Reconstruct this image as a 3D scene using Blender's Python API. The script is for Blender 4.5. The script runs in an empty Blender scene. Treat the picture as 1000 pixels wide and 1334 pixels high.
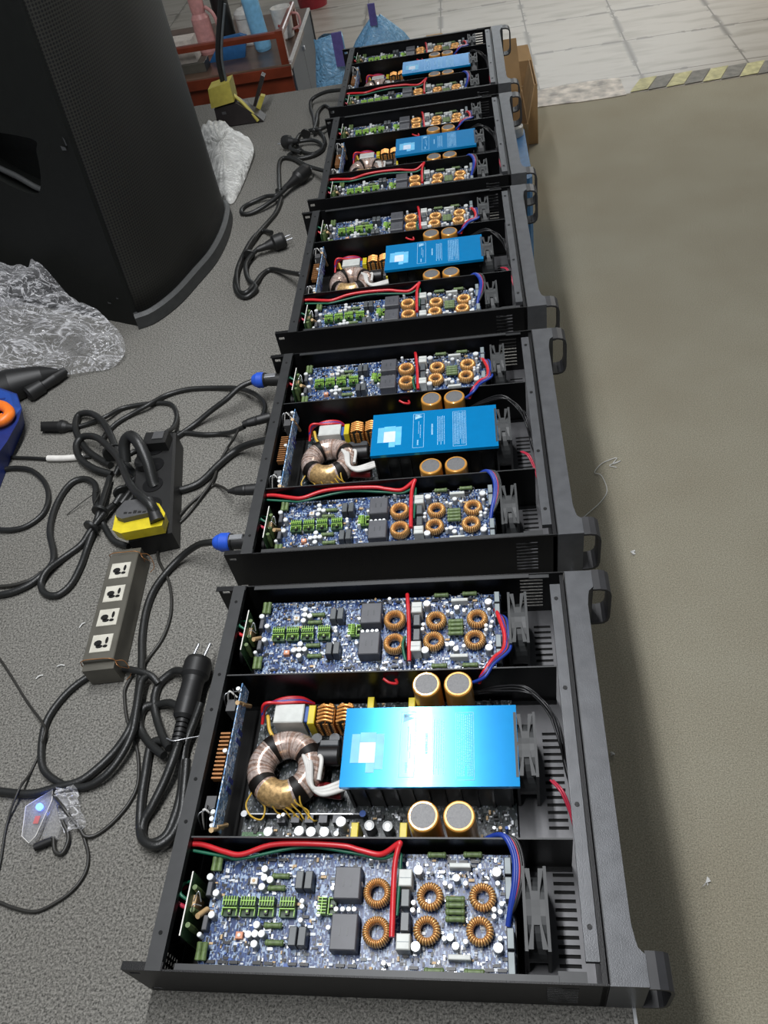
import bpy, bmesh, math, random
from mathutils import Vector, Matrix
PI = math.pi
SC = bpy.context.scene
COL = SC.collection
TZ = 0.70                      # height of the work table above the floor

# ------------------------------------------------------------------ camera
def setup_camera():
    f, pitch, roll, yaw = 1037.3, 0.8131, 0.2269, 0.2120
    c, s = math.cos(pitch), math.sin(pitch)
    R = Vector((1, 0, 0)); U = Vector((0, s, c)); F = Vector((0, c, -s))
    cr, sr = math.cos(roll), math.sin(roll)
    X = cr * R - sr * U * 1.0
    Y = sr * R + cr * U
    rz = Matrix.Rotation(yaw, 3, 'Z')
    X, Y, Zv = rz @ X, rz @ Y, rz @ (-F)
    m = Matrix(((X.x, Y.x, Zv.x, 0), (X.y, Y.y, Zv.y, 0), (X.z, Y.z, Zv.z, 0.9447 + TZ), (0, 0, 0, 1)))
    cam = bpy.data.cameras.new('camera'); ob = bpy.data.objects.new('camera', cam); COL.objects.link(ob)
    ob.matrix_world = m
    cam.sensor_fit = 'VERTICAL'; cam.sensor_height = 36; cam.lens = f / 1334 * 36
    cam.clip_start = 0.02; cam.clip_end = 60
    SC.camera = ob
setup_camera()

# ------------------------------------------------------------------ light
SC.view_settings.view_transform = 'Standard'
SC.view_settings.look = 'None'
SC.view_settings.gamma = 1.0
SC.view_settings.use_curve_mapping = False
SC.view_settings.exposure = 0.0
w = bpy.data.worlds.new('world'); SC.world = w; w.use_nodes = True
w.node_tree.nodes['Background'].inputs[0].default_value = (0.86, 0.93, 1.0, 1)
w.node_tree.nodes['Background'].inputs[1].default_value = 0.16

def area(name, loc, size, power, col, rot=(0, 0, 0)):
    l = bpy.data.lights.new(name, 'AREA'); l.shape = 'RECTANGLE'; l.size, l.size_y = size
    l.energy = power; l.color = col
    o = bpy.data.objects.new(name, l); COL.objects.link(o); o.location = loc; o.rotation_euler = rot
    return o
area('ceiling_tube_light', (-0.36, .82, TZ + 2.0), (0.085, 2.0), 58, (0.97, 0.98, 1.0))
area('far_fill_light', (1.7, 5.4, TZ + 2.0), (1.6, 0.25), 52, (1, 0.95, 0.86))  # added lamp out of view, brightens the far tiles and floor
area('window_light', (0.8, 8.7, 2.0), (3.4, 1.5), 85, (0.93, 0.97, 1.0), (math.radians(90), 0, 0))

# ------------------------------------------------------------------ materials
MATS = {}
def nodes(name):
    m = bpy.data.materials.new(name); m.use_nodes = True
    nt = m.node_tree; b = nt.nodes['Principled BSDF']
    MATS[name] = m
    return m, nt, b
def N(nt, t, **kw):
    n = nt.nodes.new(t)
    for k, v in kw.items():
        if k.startswith('i_'):
            n.inputs[k[2:].replace('_', ' ')].default_value = v
        else: setattr(n, k, v)
    return n
def mat(name, col, rough=0.5, metal=0.0, var=0.12, scale=60, bump=0.0, bscale=300, coat=0.0, spec=0.5, emis=None, alpha=None, trans=0.0):
    m, nt, b = nodes(name)
    b.inputs['Roughness'].default_value = rough; b.inputs['Metallic'].default_value = metal
    b.inputs['Coat Weight'].default_value = coat; b.inputs['Specular IOR Level'].default_value = spec
    b.inputs['Transmission Weight'].default_value = trans
    tc = N(nt, 'ShaderNodeTexCoord'); no = N(nt, 'ShaderNodeTexNoise'); no.inputs['Scale'].default_value = scale
    no.inputs['Detail'].default_value = 3
    nt.links.new(tc.outputs['Object'], no.inputs['Vector'])
    r = N(nt, 'ShaderNodeValToRGB')
    lo = [c * (1 - var) for c in col]; hi = [min(1, c * (1 + var)) for c in col]
    r.color_ramp.elements[0].color = (*lo, 1); r.color_ramp.elements[1].color = (*hi, 1)
    r.color_ramp.elements[0].position = 0.3; r.color_ramp.elements[1].position = 0.7
    nt.links.new(no.outputs['Fac'], r.inputs[0]); nt.links.new(r.outputs[0], b.inputs['Base Color'])
    if bump:
        n2 = N(nt, 'ShaderNodeTexNoise'); n2.inputs['Scale'].default_value = bscale
        nt.links.new(tc.outputs['Object'], n2.inputs['Vector'])
        bp = N(nt, 'ShaderNodeBump'); bp.inputs['Strength'].default_value = bump; bp.inputs['Distance'].default_value = 0.002
        nt.links.new(n2.outputs['Fac'], bp.inputs['Height']); nt.links.new(bp.outputs[0], b.inputs['Normal'])
    if emis:
        b.inputs['Emission Color'].default_value = (*emis[0], 1); b.inputs['Emission Strength'].default_value = emis[1]
    if alpha is not None: b.inputs['Alpha'].default_value = alpha
    return m

def carpet(name, a, bcol, stain):
    m, nt, b = nodes(name)
    tc = N(nt, 'ShaderNodeTexCoord'); L = nt.links.new
    fine = N(nt, 'ShaderNodeTexNoise'); fine.inputs['Scale'].default_value = 520; fine.inputs['Detail'].default_value = 2; fine.inputs['Roughness'].default_value = .75
    mid = N(nt, 'ShaderNodeTexNoise'); mid.inputs['Scale'].default_value = 330; mid.inputs['Detail'].default_value = 3
    big = N(nt, 'ShaderNodeTexNoise'); big.inputs['Scale'].default_value = 3.2; big.inputs['Detail'].default_value = 5
    for n in (fine, mid, big): L(tc.outputs['Object'], n.inputs['Vector'])
    add = N(nt, 'ShaderNodeMath', operation='MULTIPLY_ADD'); add.inputs[1].default_value = 0.5
    L(mid.outputs['Fac'], add.inputs[0]); 
    h = N(nt, 'ShaderNodeMath', operation='MULTIPLY'); h.inputs[1].default_value = 0.5
    L(fine.outputs['Fac'], h.inputs[0]); L(h.outputs[0], add.inputs[2])
    r = N(nt, 'ShaderNodeValToRGB'); r.color_ramp.elements[0].position = .38; r.color_ramp.elements[1].position = .62
    r.color_ramp.elements[0].color = (*a, 1); r.color_ramp.elements[1].color = (*bcol, 1)
    L(add.outputs[0], r.inputs[0])
    r2 = N(nt, 'ShaderNodeValToRGB'); r2.color_ramp.elements[0].position = .35; r2.color_ramp.elements[1].position = .7
    r2.color_ramp.elements[0].color = (*stain, 1); r2.color_ramp.elements[1].color = (1, 1, 1, 1)
    L(big.outputs['Fac'], r2.inputs[0])
    mx = N(nt, 'ShaderNodeMix', data_type='RGBA', blend_type='MULTIPLY'); mx.inputs[0].default_value = 1
    L(r.outputs[0], mx.inputs[6]); L(r2.outputs[0], mx.inputs[7]); L(mx.outputs[2], b.inputs['Base Color'])
    b.inputs['Roughness'].default_value = 1; b.inputs['Specular IOR Level'].default_value = .1
    bp = N(nt, 'ShaderNodeBump'); bp.inputs['Strength'].default_value = .35; bp.inputs['Distance'].default_value = .002
    L(add.outputs[0], bp.inputs['Height']); L(bp.outputs[0], b.inputs['Normal'])
    return m
carpet('table_carpet', (.055, .054, .050), (.285, .277, .252), (.86, .85, .84))
carpet('floor_carpet', (.225, .210, .160), (.47, .44, .345), (.90, .88, .86))

def tiles():
    m, nt, b = nodes('floor_tile'); L = nt.links.new
    tc = N(nt, 'ShaderNodeTexCoord')
    mp = N(nt, 'ShaderNodeMapping'); mp.inputs['Location'].default_value = (-0.35, -0.40, 0)
    L(tc.outputs['Object'], mp.inputs['Vector'])
    br = N(nt, 'ShaderNodeTexBrick'); br.offset = 0; br.squash = 1
    br.inputs['Scale'].default_value = 1; br.inputs['Brick Width'].default_value = .505; br.inputs['Row Height'].default_value = .5
    br.inputs['Mortar Size'].default_value = .0045; br.inputs['Color1'].default_value = (.45, .42, .37, 1); br.inputs['Color2'].default_value = (.42, .38, .325, 1)
    br.inputs['Mortar'].default_value = (.17, .15, .12, 1)
    L(mp.outputs[0], br.inputs['Vector'])
    no = N(nt, 'ShaderNodeTexNoise'); no.inputs['Scale'].default_value = 6; no.inputs['Detail'].default_value = 6
    mp2 = N(nt, 'ShaderNodeMapping'); mp2.inputs['Scale'].default_value = (.5, 2.2, 1)
    L(tc.outputs['Object'], mp2.inputs['Vector']); L(mp2.outputs[0], no.inputs['Vector'])
    r = N(nt, 'ShaderNodeValToRGB'); r.color_ramp.elements[0].position = .30; r.color_ramp.elements[0].color = (.72, .70, .66, 1)
    r.color_ramp.elements[1].position = .52; r.color_ramp.elements[1].color = (1, 1, 1, 1)
    L(no.outputs['Fac'], r.inputs[0])
    mx = N(nt, 'ShaderNodeMix', data_type='RGBA', blend_type='MULTIPLY'); mx.inputs[0].default_value = 1
    L(br.outputs['Color'], mx.inputs[6]); L(r.outputs[0], mx.inputs[7])
    # dirt gathered along the joints
    br2 = N(nt, 'ShaderNodeTexBrick'); br2.offset = 0; br2.squash = 1
    br2.inputs['Scale'].default_value = 1; br2.inputs['Brick Width'].default_value = .505; br2.inputs['Row Height'].default_value = .5
    br2.inputs['Mortar Size'].default_value = .028; br2.inputs['Mortar Smooth'].default_value = 1
    L(mp.outputs[0], br2.inputs['Vector'])
    n3 = N(nt, 'ShaderNodeTexNoise'); n3.inputs['Scale'].default_value = 5.5; n3.inputs['Detail'].default_value = 4
    L(tc.outputs['Object'], n3.inputs['Vector'])
    g = N(nt, 'ShaderNodeMath', operation='GREATER_THAN'); g.inputs[1].default_value = .52; L(n3.outputs['Fac'], g.inputs[0])
    mu = N(nt, 'ShaderNodeMath', operation='MULTIPLY'); L(g.outputs[0], mu.inputs[0]); L(br2.outputs['Fac'], mu.inputs[1])
    mx2 = N(nt, 'ShaderNodeMix', data_type='RGBA'); L(mu.outputs[0], mx2.inputs[0]); L(mx.outputs[2], mx2.inputs[6]); mx2.inputs[7].default_value = (.17, .15, .12, 1)
    L(mx2.outputs[2], b.inputs['Base Color']); b.inputs['Roughness'].default_value = .34
tiles()

def pcb(name, base, mid, light, xs=None):
    m, nt, b = nodes(name); L = nt.links.new
    tc = N(nt, 'ShaderNodeTexCoord')
    v = N(nt, 'ShaderNodeTexVoronoi', distance='CHEBYCHEV'); v.inputs['Scale'].default_value = 620
    mp = N(nt, 'ShaderNodeMapping'); mp.inputs['Scale'].default_value = (1, .55, 1)
    L(tc.outputs['Object'], mp.inputs['Vector']); L(mp.outputs[0], v.inputs['Vector'])
    sep = N(nt, 'ShaderNodeSeparateColor'); L(v.outputs['Color'], sep.inputs[0])
    r = N(nt, 'ShaderNodeValToRGB'); r.color_ramp.interpolation = 'CONSTANT'
    e = r.color_ramp.elements; e[0].color = (*base, 1); e[1].position = .42; e[1].color = (*mid, 1)
    e.new(.66).color = (*light, 1); e.new(.80).color = (.012, .014, .02, 1); e.new(.93).color = (.22, .24, .28, 1)
    L(sep.outputs[0], r.inputs[0])
    v2 = N(nt, 'ShaderNodeTexVoronoi', distance='CHEBYCHEV'); v2.inputs['Scale'].default_value = 210; v2.inputs['Randomness'].default_value = .6
    L(mp.outputs[0], v2.inputs['Vector'])
    d1 = N(nt, 'ShaderNodeMath', operation='COMPARE'); d1.inputs[1].default_value = .34; d1.inputs[2].default_value = .035; L(v2.outputs['Distance'], d1.inputs[0])
    sp2 = N(nt, 'ShaderNodeSeparateColor'); L(v2.outputs['Color'], sp2.inputs[0])
    g2 = N(nt, 'ShaderNodeMath', operation='GREATER_THAN'); g2.inputs[1].default_value = .45; L(sp2.outputs[1], g2.inputs[0])
    lt = N(nt, 'ShaderNodeMath', operation='MULTIPLY'); L(d1.outputs[0], lt.inputs[0]); L(g2.outputs[0], lt.inputs[1])
    mx = N(nt, 'ShaderNodeMix', data_type='RGBA'); L(lt.outputs[0], mx.inputs[0]); L(r.outputs[0], mx.inputs[6]); mx.inputs[7].default_value = (*light, 1)
    L(mx.outputs[2], b.inputs['Base Color']); b.inputs['Roughness'].default_value = .35
pcb('blue_pcb', (.010, .032, .12), (.024, .062, .19), (.27, .36, .50))
pcb('black_pcb', (.006, .012, .012), (.012, .02, .022), (.10, .11, .11))
pcb('input_pcb', (.10, .24, .46), (.20, .34, .56), (.70, .80, .90))

mat('black_paint', (.0045, .0045, .005), .42, .0, spec=.30, bump=.15, bscale=900)
mat('black_inside', (.003, .0032, .0036), .32, spec=.25)
mat('panel_grey', (.095, .098, .104), .36, .35, bump=.1, bscale=900)
mat('rail_grey', (.030, .031, .032), .45, .2)
mat('handle_black', (.026, .026, .028), .45)
mat('steel_edge', (.42, .43, .44), .35, .8)
mat('hole_shade', (.002, .002, .002), .9)
mat('bottom_grey', (.095, .095, .10), .4, .3)
mat('blue_anodised', (.0, .26, .62), .17, .38, var=.03, coat=.1)
mat('white_print', (.62, .72, .80), .6)
mat('soft_print', (.30, .56, .75), .6)
mat('pale_sticker', (.62, .72, .86), .4)
mat('sticker_cyan', (.14, .50, .78), .4)
mat('gold_sleeve', (.66, .31, .06), .28, .25, coat=.3)
mat('cap_top', (.15, .15, .152), .5, .2, scale=500)
mat('copper_wire', (.78, .36, .10), .33, .5, var=.3, scale=700)
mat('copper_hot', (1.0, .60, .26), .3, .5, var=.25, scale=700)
mat('core_black', (.018, .02, .016), .5)
mat('film_grey', (.085, .095, .10), .4)
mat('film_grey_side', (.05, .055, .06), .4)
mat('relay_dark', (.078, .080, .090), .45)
mat('relay_white', (.56, .58, .55), .45)
mat('comb_green', (.012, .045, .010), .4)
mat('comb_lime', (.36, .62, .12), .4)
mat('resistor_green', (.115, .17, .06), .5, var=.3, scale=200)
mat('band_gold', (.35, .24, .08), .4)
mat('white_cap', (.78, .80, .80), .3, .2)
mat('cap_sleeve', (.30, .32, .34), .4)
mat('silver', (.55, .56, .58), .3, .8)
mat('pad_grey', (.24, .28, .29), .45)
mat('trimmer_orange', (.65, .28, .16), .5)
mat('tan_part', (.50, .34, .17), .5)
mat('smd_black', (.01, .01, .011), .4)
mat('smd_white', (.62, .65, .68), .5)
mat('smd_blue', (.03, .09, .33), .4)
mat('fan_grey', (.034, .036, .037), .5)
mat('red_wire', (.55, .018, .025), .35)
mat('pink_wire', (.42, .03, .06), .35)
mat('green_wire', (.01, .11, .06), .4)
mat('blue_wire', (.015, .045, .30), .35)
mat('black_wire', (.012, .012, .013), .4)
mat('white_sleeve', (.62, .61, .58), .5)
mat('yellow_part', (.62, .50, .02), .4)
mat('yellow_lead', (.60, .38, .05), .4)
mat('taped_winding', (.64, .51, .45), .22, .45, var=.35, scale=260, coat=.5)
mat('taped_winding_dark', (.42, .28, .22), .22, .45, var=.45, scale=260, coat=.5)
mat('bare_winding', (.55, .36, .16), .3, .45, var=.4, scale=260, coat=.3)
mat('dark_strap', (.006, .004, .003), .5, spec=.3)
mat('dark_red_part', (.16, .012, .015), .3)
mat('green_board', (.05, .12, .05), .5, scale=500, var=.5)
mat('blue_plug', (.02, .09, .55), .4)
mat('cord_black', (.013, .0135, .013), .40, bump=.2, bscale=600)
mat('cord_thin', (.022, .021, .018), .45)
mat('rubber_black', (.009, .009, .009), .5)
mat('rubber_grey', (.045, .047, .047), .55, bump=.3, bscale=400)
mat('speaker_paint', (.0062, .0072, .0062), .6, spec=.3, bump=.2, bscale=700)
mat('strip_metal', (.125, .118, .098), .42, .45, var=.15, scale=25)
mat('socket_cream', (.52, .50, .43), .45)
mat('copper_thread', (.35, .16, .06), .4, .5)
mat('plug_grey', (.07, .07, .072), .5)
mat('plug_yellow', (.62, .50, .02), .4)
mat('label_white', (.70, .68, .64), .5)
mat('case_blue', (.015, .065, .32), .45)
mat('case_blue_dark', (.01, .025, .16), .5)
mat('case_orange', (.90, .20, .02), .4)
mat('led_blue', (.05, .15, 1), .3, emis=((.08, .18, 1.0), 5))
mat('red_print', (.55, .06, .04), .5)
mat('wood_red', (.17, .032, .014), .28, coat=.4, var=.35, scale=9)
mat('wood_brown', (.12, .07, .045), .35, coat=.2, var=.3, scale=12)
mat('cardboard', (.40, .25, .115), .8, var=.12, scale=14)
mat('cardboard_dark', (.26, .165, .085), .8)
mat('bottle_blue', (.22, .52, .78), .4)
mat('cup_white', (.66, .64, .60), .35)
mat('pink_plastic', (.62, .30, .28), .4)
mat('folder_blue', (.03, .15, .38), .45)
mat('carton_white', (.60, .54, .48), .6)
mat('heart_red', (.35, .04, .04), .5)
mat('bucket_blue', (.08, .27, .58), .4)
mat('bucket_red', (.30, .02, .03), .4)
mat('white_edge', (.70, .68, .66), .4, .3)
mat('wall_paint', (.55, .56, .56), .8, scale=4)
mat('tape_yellow', (.50, .47, .24), .6, var=.25, scale=30)
mat('tape_grey', (.19, .18, .155), .6, var=.3, scale=30)
mat('strip_dirty', (.52, .47, .41), .5, var=.5, scale=16)
mat('tool_yellow', (.42, .36, .07), .45)
mat('tool_dark', (.022, .018, .018), .45)
mat('purple_print', (.11, .09, .27), .4)
mat('paper_bit', (.72, .72, .70), .6)
mat('nicotine', (.30, .29, .16), .9)
def glassy(name, col, rough, alpha, crease_glint=0.0, cscale=16):
    m, nt, b = nodes(name); L = nt.links.new
    b.inputs['Base Color'].default_value = (*col, 1); b.inputs['Roughness'].default_value = rough
    b.inputs['Specular IOR Level'].default_value = .8
    tr = N(nt, 'ShaderNodeBsdfTransparent'); mix = N(nt, 'ShaderNodeMixShader')
    fr = N(nt, 'ShaderNodeLayerWeight'); fr.inputs['Blend'].default_value = .35
    ma = N(nt, 'ShaderNodeMath', operation='MULTIPLY_ADD'); ma.inputs[1].default_value = .4; ma.inputs[2].default_value = alpha; ma.use_clamp = True
    L(fr.outputs['Facing'], ma.inputs[0]); out = ma.outputs[0]
    if crease_glint:
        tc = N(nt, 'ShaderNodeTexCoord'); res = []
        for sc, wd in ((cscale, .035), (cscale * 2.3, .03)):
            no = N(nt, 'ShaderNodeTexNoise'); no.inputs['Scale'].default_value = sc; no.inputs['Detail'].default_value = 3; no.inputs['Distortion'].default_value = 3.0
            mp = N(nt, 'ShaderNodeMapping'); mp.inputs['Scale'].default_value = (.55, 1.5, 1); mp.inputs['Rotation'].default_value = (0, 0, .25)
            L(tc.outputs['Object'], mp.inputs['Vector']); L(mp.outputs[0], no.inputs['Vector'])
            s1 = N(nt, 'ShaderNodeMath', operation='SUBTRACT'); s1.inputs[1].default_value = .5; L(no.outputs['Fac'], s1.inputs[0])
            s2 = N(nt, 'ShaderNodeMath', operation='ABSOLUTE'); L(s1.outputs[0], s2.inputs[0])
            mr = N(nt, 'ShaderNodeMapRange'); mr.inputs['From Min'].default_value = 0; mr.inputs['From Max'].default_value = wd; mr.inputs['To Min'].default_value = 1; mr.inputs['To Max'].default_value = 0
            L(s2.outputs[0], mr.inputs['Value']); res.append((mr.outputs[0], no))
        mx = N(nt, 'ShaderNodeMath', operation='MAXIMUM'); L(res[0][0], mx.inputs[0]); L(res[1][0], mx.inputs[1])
        cr = N(nt, 'ShaderNodeMath', operation='MULTIPLY_ADD'); cr.inputs[1].default_value = crease_glint; L(mx.outputs[0], cr.inputs[0]); L(out, cr.inputs[2]); cr.use_clamp = True  # bright streaks along the folds: highlights put into opacity and colour
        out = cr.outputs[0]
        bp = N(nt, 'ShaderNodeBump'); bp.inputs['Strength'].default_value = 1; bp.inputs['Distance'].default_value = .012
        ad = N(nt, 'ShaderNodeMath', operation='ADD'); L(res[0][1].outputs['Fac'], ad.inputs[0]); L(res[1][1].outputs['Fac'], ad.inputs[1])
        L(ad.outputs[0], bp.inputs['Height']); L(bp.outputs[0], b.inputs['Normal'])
    L(out, mix.inputs[0]); L(tr.outputs[0], mix.inputs[1]); L(b.outputs[0], mix.inputs[2])
    L(mix.outputs[0], nt.nodes['Material Output'].inputs['Surface'])
    return m
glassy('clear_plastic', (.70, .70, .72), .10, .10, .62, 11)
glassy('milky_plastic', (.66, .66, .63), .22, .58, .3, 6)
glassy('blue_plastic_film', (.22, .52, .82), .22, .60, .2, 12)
glassy('clear_acrylic', (.5, .5, .5), .08, .12)
glassy('cabinet_glass', (.05, .065, .085), .45, .80)
def grille():
    m, nt, b = nodes('speaker_grille'); L = nt.links.new
    uv = N(nt, 'ShaderNodeUVMap')
    v = N(nt, 'ShaderNodeTexVoronoi'); v.inputs['Scale'].default_value = 1; v.inputs['Randomness'].default_value = 0
    v.voronoi_dimensions = '2D'
    L(uv.outputs[0], v.inputs['Vector'])
    r = N(nt, 'ShaderNodeValToRGB'); r.color_ramp.elements[0].position = .30; r.color_ramp.elements[1].position = .42
    r.color_ramp.elements[0].color = (.0025, .0025, .0025, 1); r.color_ramp.elements[1].color = (.022, .022, .018, 1)
    L(v.outputs['Distance'], r.inputs[0]); L(r.outputs[0], b.inputs['Base Color']); b.inputs['Roughness'].default_value = .55
grille()
M = MATS

# ------------------------------------------------------------------ mesh helper
class MB:
    def __init__(s): s.v = []; s.f = []; s.m = []; s.s = []
    def add(s, vs, fs, mi=0, sm=False):
        k = len(s.v); s.v += [tuple(p) for p in vs]
        for f in fs: s.f.append([k + i for i in f]); s.m.append(mi); s.s.append(sm)
    def box(s, x0, y0, z0, x1, y1, z1, mi=0, ch=0.0, top=None):
        x0, x1 = min(x0, x1), max(x0, x1); y0, y1 = min(y0, y1), max(y0, y1); z0, z1 = min(z0, z1), max(z0, z1)
        if ch:
            c = ch
            rings = [((x0, y0, z0), (x1, y0, z0), (x1, y1, z0), (x0, y1, z0)),
                     ((x0, y0, z1 - c), (x1, y0, z1 - c), (x1, y1, z1 - c), (x0, y1, z1 - c)),
                     ((x0 + c, y0 + c, z1), (x1 - c, y0 + c, z1), (x1 - c, y1 - c, z1), (x0 + c, y1 - c, z1))]
            vs = [p for r in rings for p in r]; fs = [(3, 2, 1, 0)]
            for k in (0, 4):
                for i in range(4): j = (i + 1) % 4; fs.append((k + i, k + j, k + 4 + j, k + 4 + i))
            s.add(vs, fs, mi); s.add(rings[2], [(0, 1, 2, 3)], mi if top is None else top)
        else:
            vs = [(x0, y0, z0), (x1, y0, z0), (x1, y1, z0), (x0, y1, z0), (x0, y0, z1), (x1, y0, z1), (x1, y1, z1), (x0, y1, z1)]
            s.add(vs, [(3, 2, 1, 0), (0, 1, 5, 4), (1, 2, 6, 5), (2, 3, 7, 6), (3, 0, 4, 7)], mi)
            s.add(vs[4:], [(0, 1, 2, 3)], mi if top is None else top)
        return s
    def frame(s, p0, p1):
        d = (Vector(p1) - Vector(p0)).normalized()
        a = Vector((0, 0, 1)) if abs(d.z) < .9 else Vector((1, 0, 0))
        x = d.cross(a).normalized(); y = d.cross(x).normalized()
        return d, x, y
    def lathe(s, p0, p1, prof, mi=0, seg=16, mis=None, sx=1.0):
        """prof: (t along p0->p1, radius)"""
        p0, p1 = Vector(p0), Vector(p1); d, x, y = s.frame(p0, p1); n = len(prof)
        vs = []
        for t, r in prof:
            c = p0.lerp(p1, t)
            for k in range(seg):
                a = 2 * PI * k / seg; vs.append(c + x * (math.cos(a) * r * sx) + y * (math.sin(a) * r))
        for i in range(n - 1):
            mm = mi if mis is None else mis[i]
            flat = abs(prof[i][0] - prof[i + 1][0]) < 1e-6
            sub = vs[i * seg:(i + 2) * seg]
            s.add(sub, [(k, (k + 1) % seg, seg + (k + 1) % seg, seg + k) for k in range(seg)], mm, not flat)
        s.add(vs[:seg], [tuple(range(seg))[::-1]], mi if mis is None else mis[0])
        s.add(vs[-seg:], [tuple(range(seg))], mi if mis is None else mis[-1])
        return s
    def cyl(s, p0, p1, r, mi=0, seg=16, cap=None):
        return s.lathe(p0, p1, [(0, r), (1, r)], mi, seg, None if cap is None else [mi, cap])
    def tube(s, pts, r, mi=0, seg=8, sub=6, closed=False):
        P = smooth(pts, sub, closed) if sub > 1 else [Vector(p) for p in pts]
        n = len(P); vs = []; up = Vector((0, 0, 1)); px = None
        for i in range(n):
            a = P[i - 1] if (i or closed) else P[0]; b = P[(i + 1) % n] if (i < n - 1 or closed) else P[-1]
            d = (b - a).normalized() if (b - a).length > 1e-9 else Vector((1, 0, 0))
            x = d.cross(up) if px is None else (px - d * px.dot(d))
            if x.length < 1e-4: x = d.cross(Vector((1, 0, 0)))
            x.normalize(); px = x; y = d.cross(x)
            for k in range(seg):
                t = 2 * PI * k / seg; vs.append(P[i] + (x * math.cos(t) + y * math.sin(t)) * r)
        fs = []
        for i in range(n if closed else n - 1):
            j = (i + 1) % n
            for k in range(seg): l = (k + 1) % seg; fs.append((i * seg + k, i * seg + l, j * seg + l, j * seg + k))
        s.add(vs, fs, mi, True)
        if not closed:
            s.add(vs[:seg], [tuple(range(seg))[::-1]], mi); s.add(vs[-seg:], [tuple(range(seg))], mi)
        return s
    def prism(s, poly, axis, a0, a1, mi=0, cap=None):
        """poly in the two other axes; axis 0,1,2"""
        def P(q, a):
            r = list(q); r.insert(axis, a); return tuple(r)
        n = len(poly); vs = [P(q, a0) for q in poly] + [P(q, a1) for q in poly]
        s.add(vs, [(i, (i + 1) % n, n + (i + 1) % n, n + i) for i in range(n)], mi)
        s.add(vs, [tuple(range(n))[::-1], tuple(range(n, 2 * n))], mi if cap is None else cap)
        return s
    def plate(s, xs, ys, holes, fn, th, mi=0):
        """grid plate with rectangular holes; xs, ys cut lines, fn(a,b,t)->xyz; hole edges get thickness th"""
        xs = sorted(set(round(x, 6) for x in xs)); ys = sorted(set(round(y, 6) for y in ys))
        def ish(i, j):
            if i < 0 or j < 0 or i >= len(xs) - 1 or j >= len(ys) - 1: return True
            cx, cy = (xs[i] + xs[i + 1]) / 2, (ys[j] + ys[j + 1]) / 2
            return any(h[0] < cx < h[2] and h[1] < cy < h[3] for h in holes)
        idx = {}
        vs = []; fs = []
        def V(i, j, t):
            if (i, j, t) not in idx: idx[(i, j, t)] = len(vs); vs.append(fn(xs[i], ys[j], th if t else 0))
            return idx[(i, j, t)]
        for i in range(len(xs) - 1):
            for j in range(len(ys) - 1):
                if ish(i, j): continue
                fs.append((V(i, j, 0), V(i, j + 1, 0), V(i + 1, j + 1, 0), V(i + 1, j, 0)))
                fs.append((V(i, j, 1), V(i + 1, j, 1), V(i + 1, j + 1, 1), V(i, j + 1, 1)))
                if ish(i - 1, j): fs.append((V(i, j, 0), V(i, j, 1), V(i, j + 1, 1), V(i, j + 1, 0)))
                if ish(i + 1, j): fs.append((V(i + 1, j, 0), V(i + 1, j + 1, 0), V(i + 1, j + 1, 1), V(i + 1, j, 1)))
                if ish(i, j - 1): fs.append((V(i, j, 0), V(i + 1, j, 0), V(i + 1, j, 1), V(i, j, 1)))
                if ish(i, j + 1): fs.append((V(i, j + 1, 0), V(i, j + 1, 1), V(i + 1, j + 1, 1), V(i + 1, j + 1, 0)))
        s.add(vs, fs, mi); return s
    def build(s, name, mats, parent=None, off=(0, 0, 0), fix=True):
        me = bpy.data.meshes.new(name)
        me.from_pydata([(p[0] - off[0], p[1] - off[1], p[2] - off[2]) for p in s.v], [], s.f)
        if isinstance(mats, str): mats = [mats]
        for m_ in mats: me.materials.append(M[m_])
        me.polygons.foreach_set('material_index', [min(i, len(mats) - 1) for i in s.m])
        me.polygons.foreach_set('use_smooth', s.s)
        if fix:
            bm = bmesh.new(); bm.from_mesh(me); bmesh.ops.recalc_face_normals(bm, faces=bm.faces); bm.to_mesh(me); bm.free()
        me.update()
        o = bpy.data.objects.new(name, me); COL.objects.link(o)
        if parent is not None: o.parent = parent
        return o
    def top(s, name, mats, label, cat, group=None, kind=None, base=None):
        """a top-level object: modelled in table coordinates, its origin put at its base"""
        xs = [p[0] for p in s.v]; ys = [p[1] for p in s.v]; zs = [p[2] for p in s.v]
        b = base or ((min(xs) + max(xs)) / 2, (min(ys) + max(ys)) / 2, min(zs))
        o = s.build(name, mats, None, b); o.location = (b[0], b[1], b[2] + TZ); tag(o, label, cat, group, kind)
        o['_b'] = b
        return o
def smooth(pts, sub=6, closed=False):
    P = [Vector(p) for p in pts]; n = len(P)
    if n < 3: return P
    out = []
    rng = range(n) if closed else range(n - 1)
    for i in rng:
        p0 = P[(i - 1) % n] if (closed or i) else P[0] * 2 - P[1]
        p1, p2 = P[i], P[(i + 1) % n]
        p3 = P[(i + 2) % n] if (closed or i < n - 2) else P[-1] * 2 - P[-2]
        for k in range(sub):
            t = k / sub
            out.append(.5 * ((2 * p1) + (p2 - p0) * t + (2 * p0 - 5 * p1 + 4 * p2 - p3) * t * t + (3 * p1 - p0 - 3 * p2 + p3) * t ** 3))
    if not closed: out.append(P[-1])
    return out
def tag(o, label=None, cat=None, group=None, kind=None):
    if label: o['label'] = label
    if cat: o['category'] = cat
    if group: o['group'] = group
    if kind: o['kind'] = kind
def empty(name, loc, rz, label, cat, group=None):
    o = bpy.data.objects.new(name, None); o.empty_display_size = .03; COL.objects.link(o)
    o.location = (loc[0], loc[1], loc[2] + TZ); o.rotation_euler = (0, 0, rz); tag(o, label, cat, group)
    return o
def kids(o): return [c for c in list(COL.objects) if c.parent == o]
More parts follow.
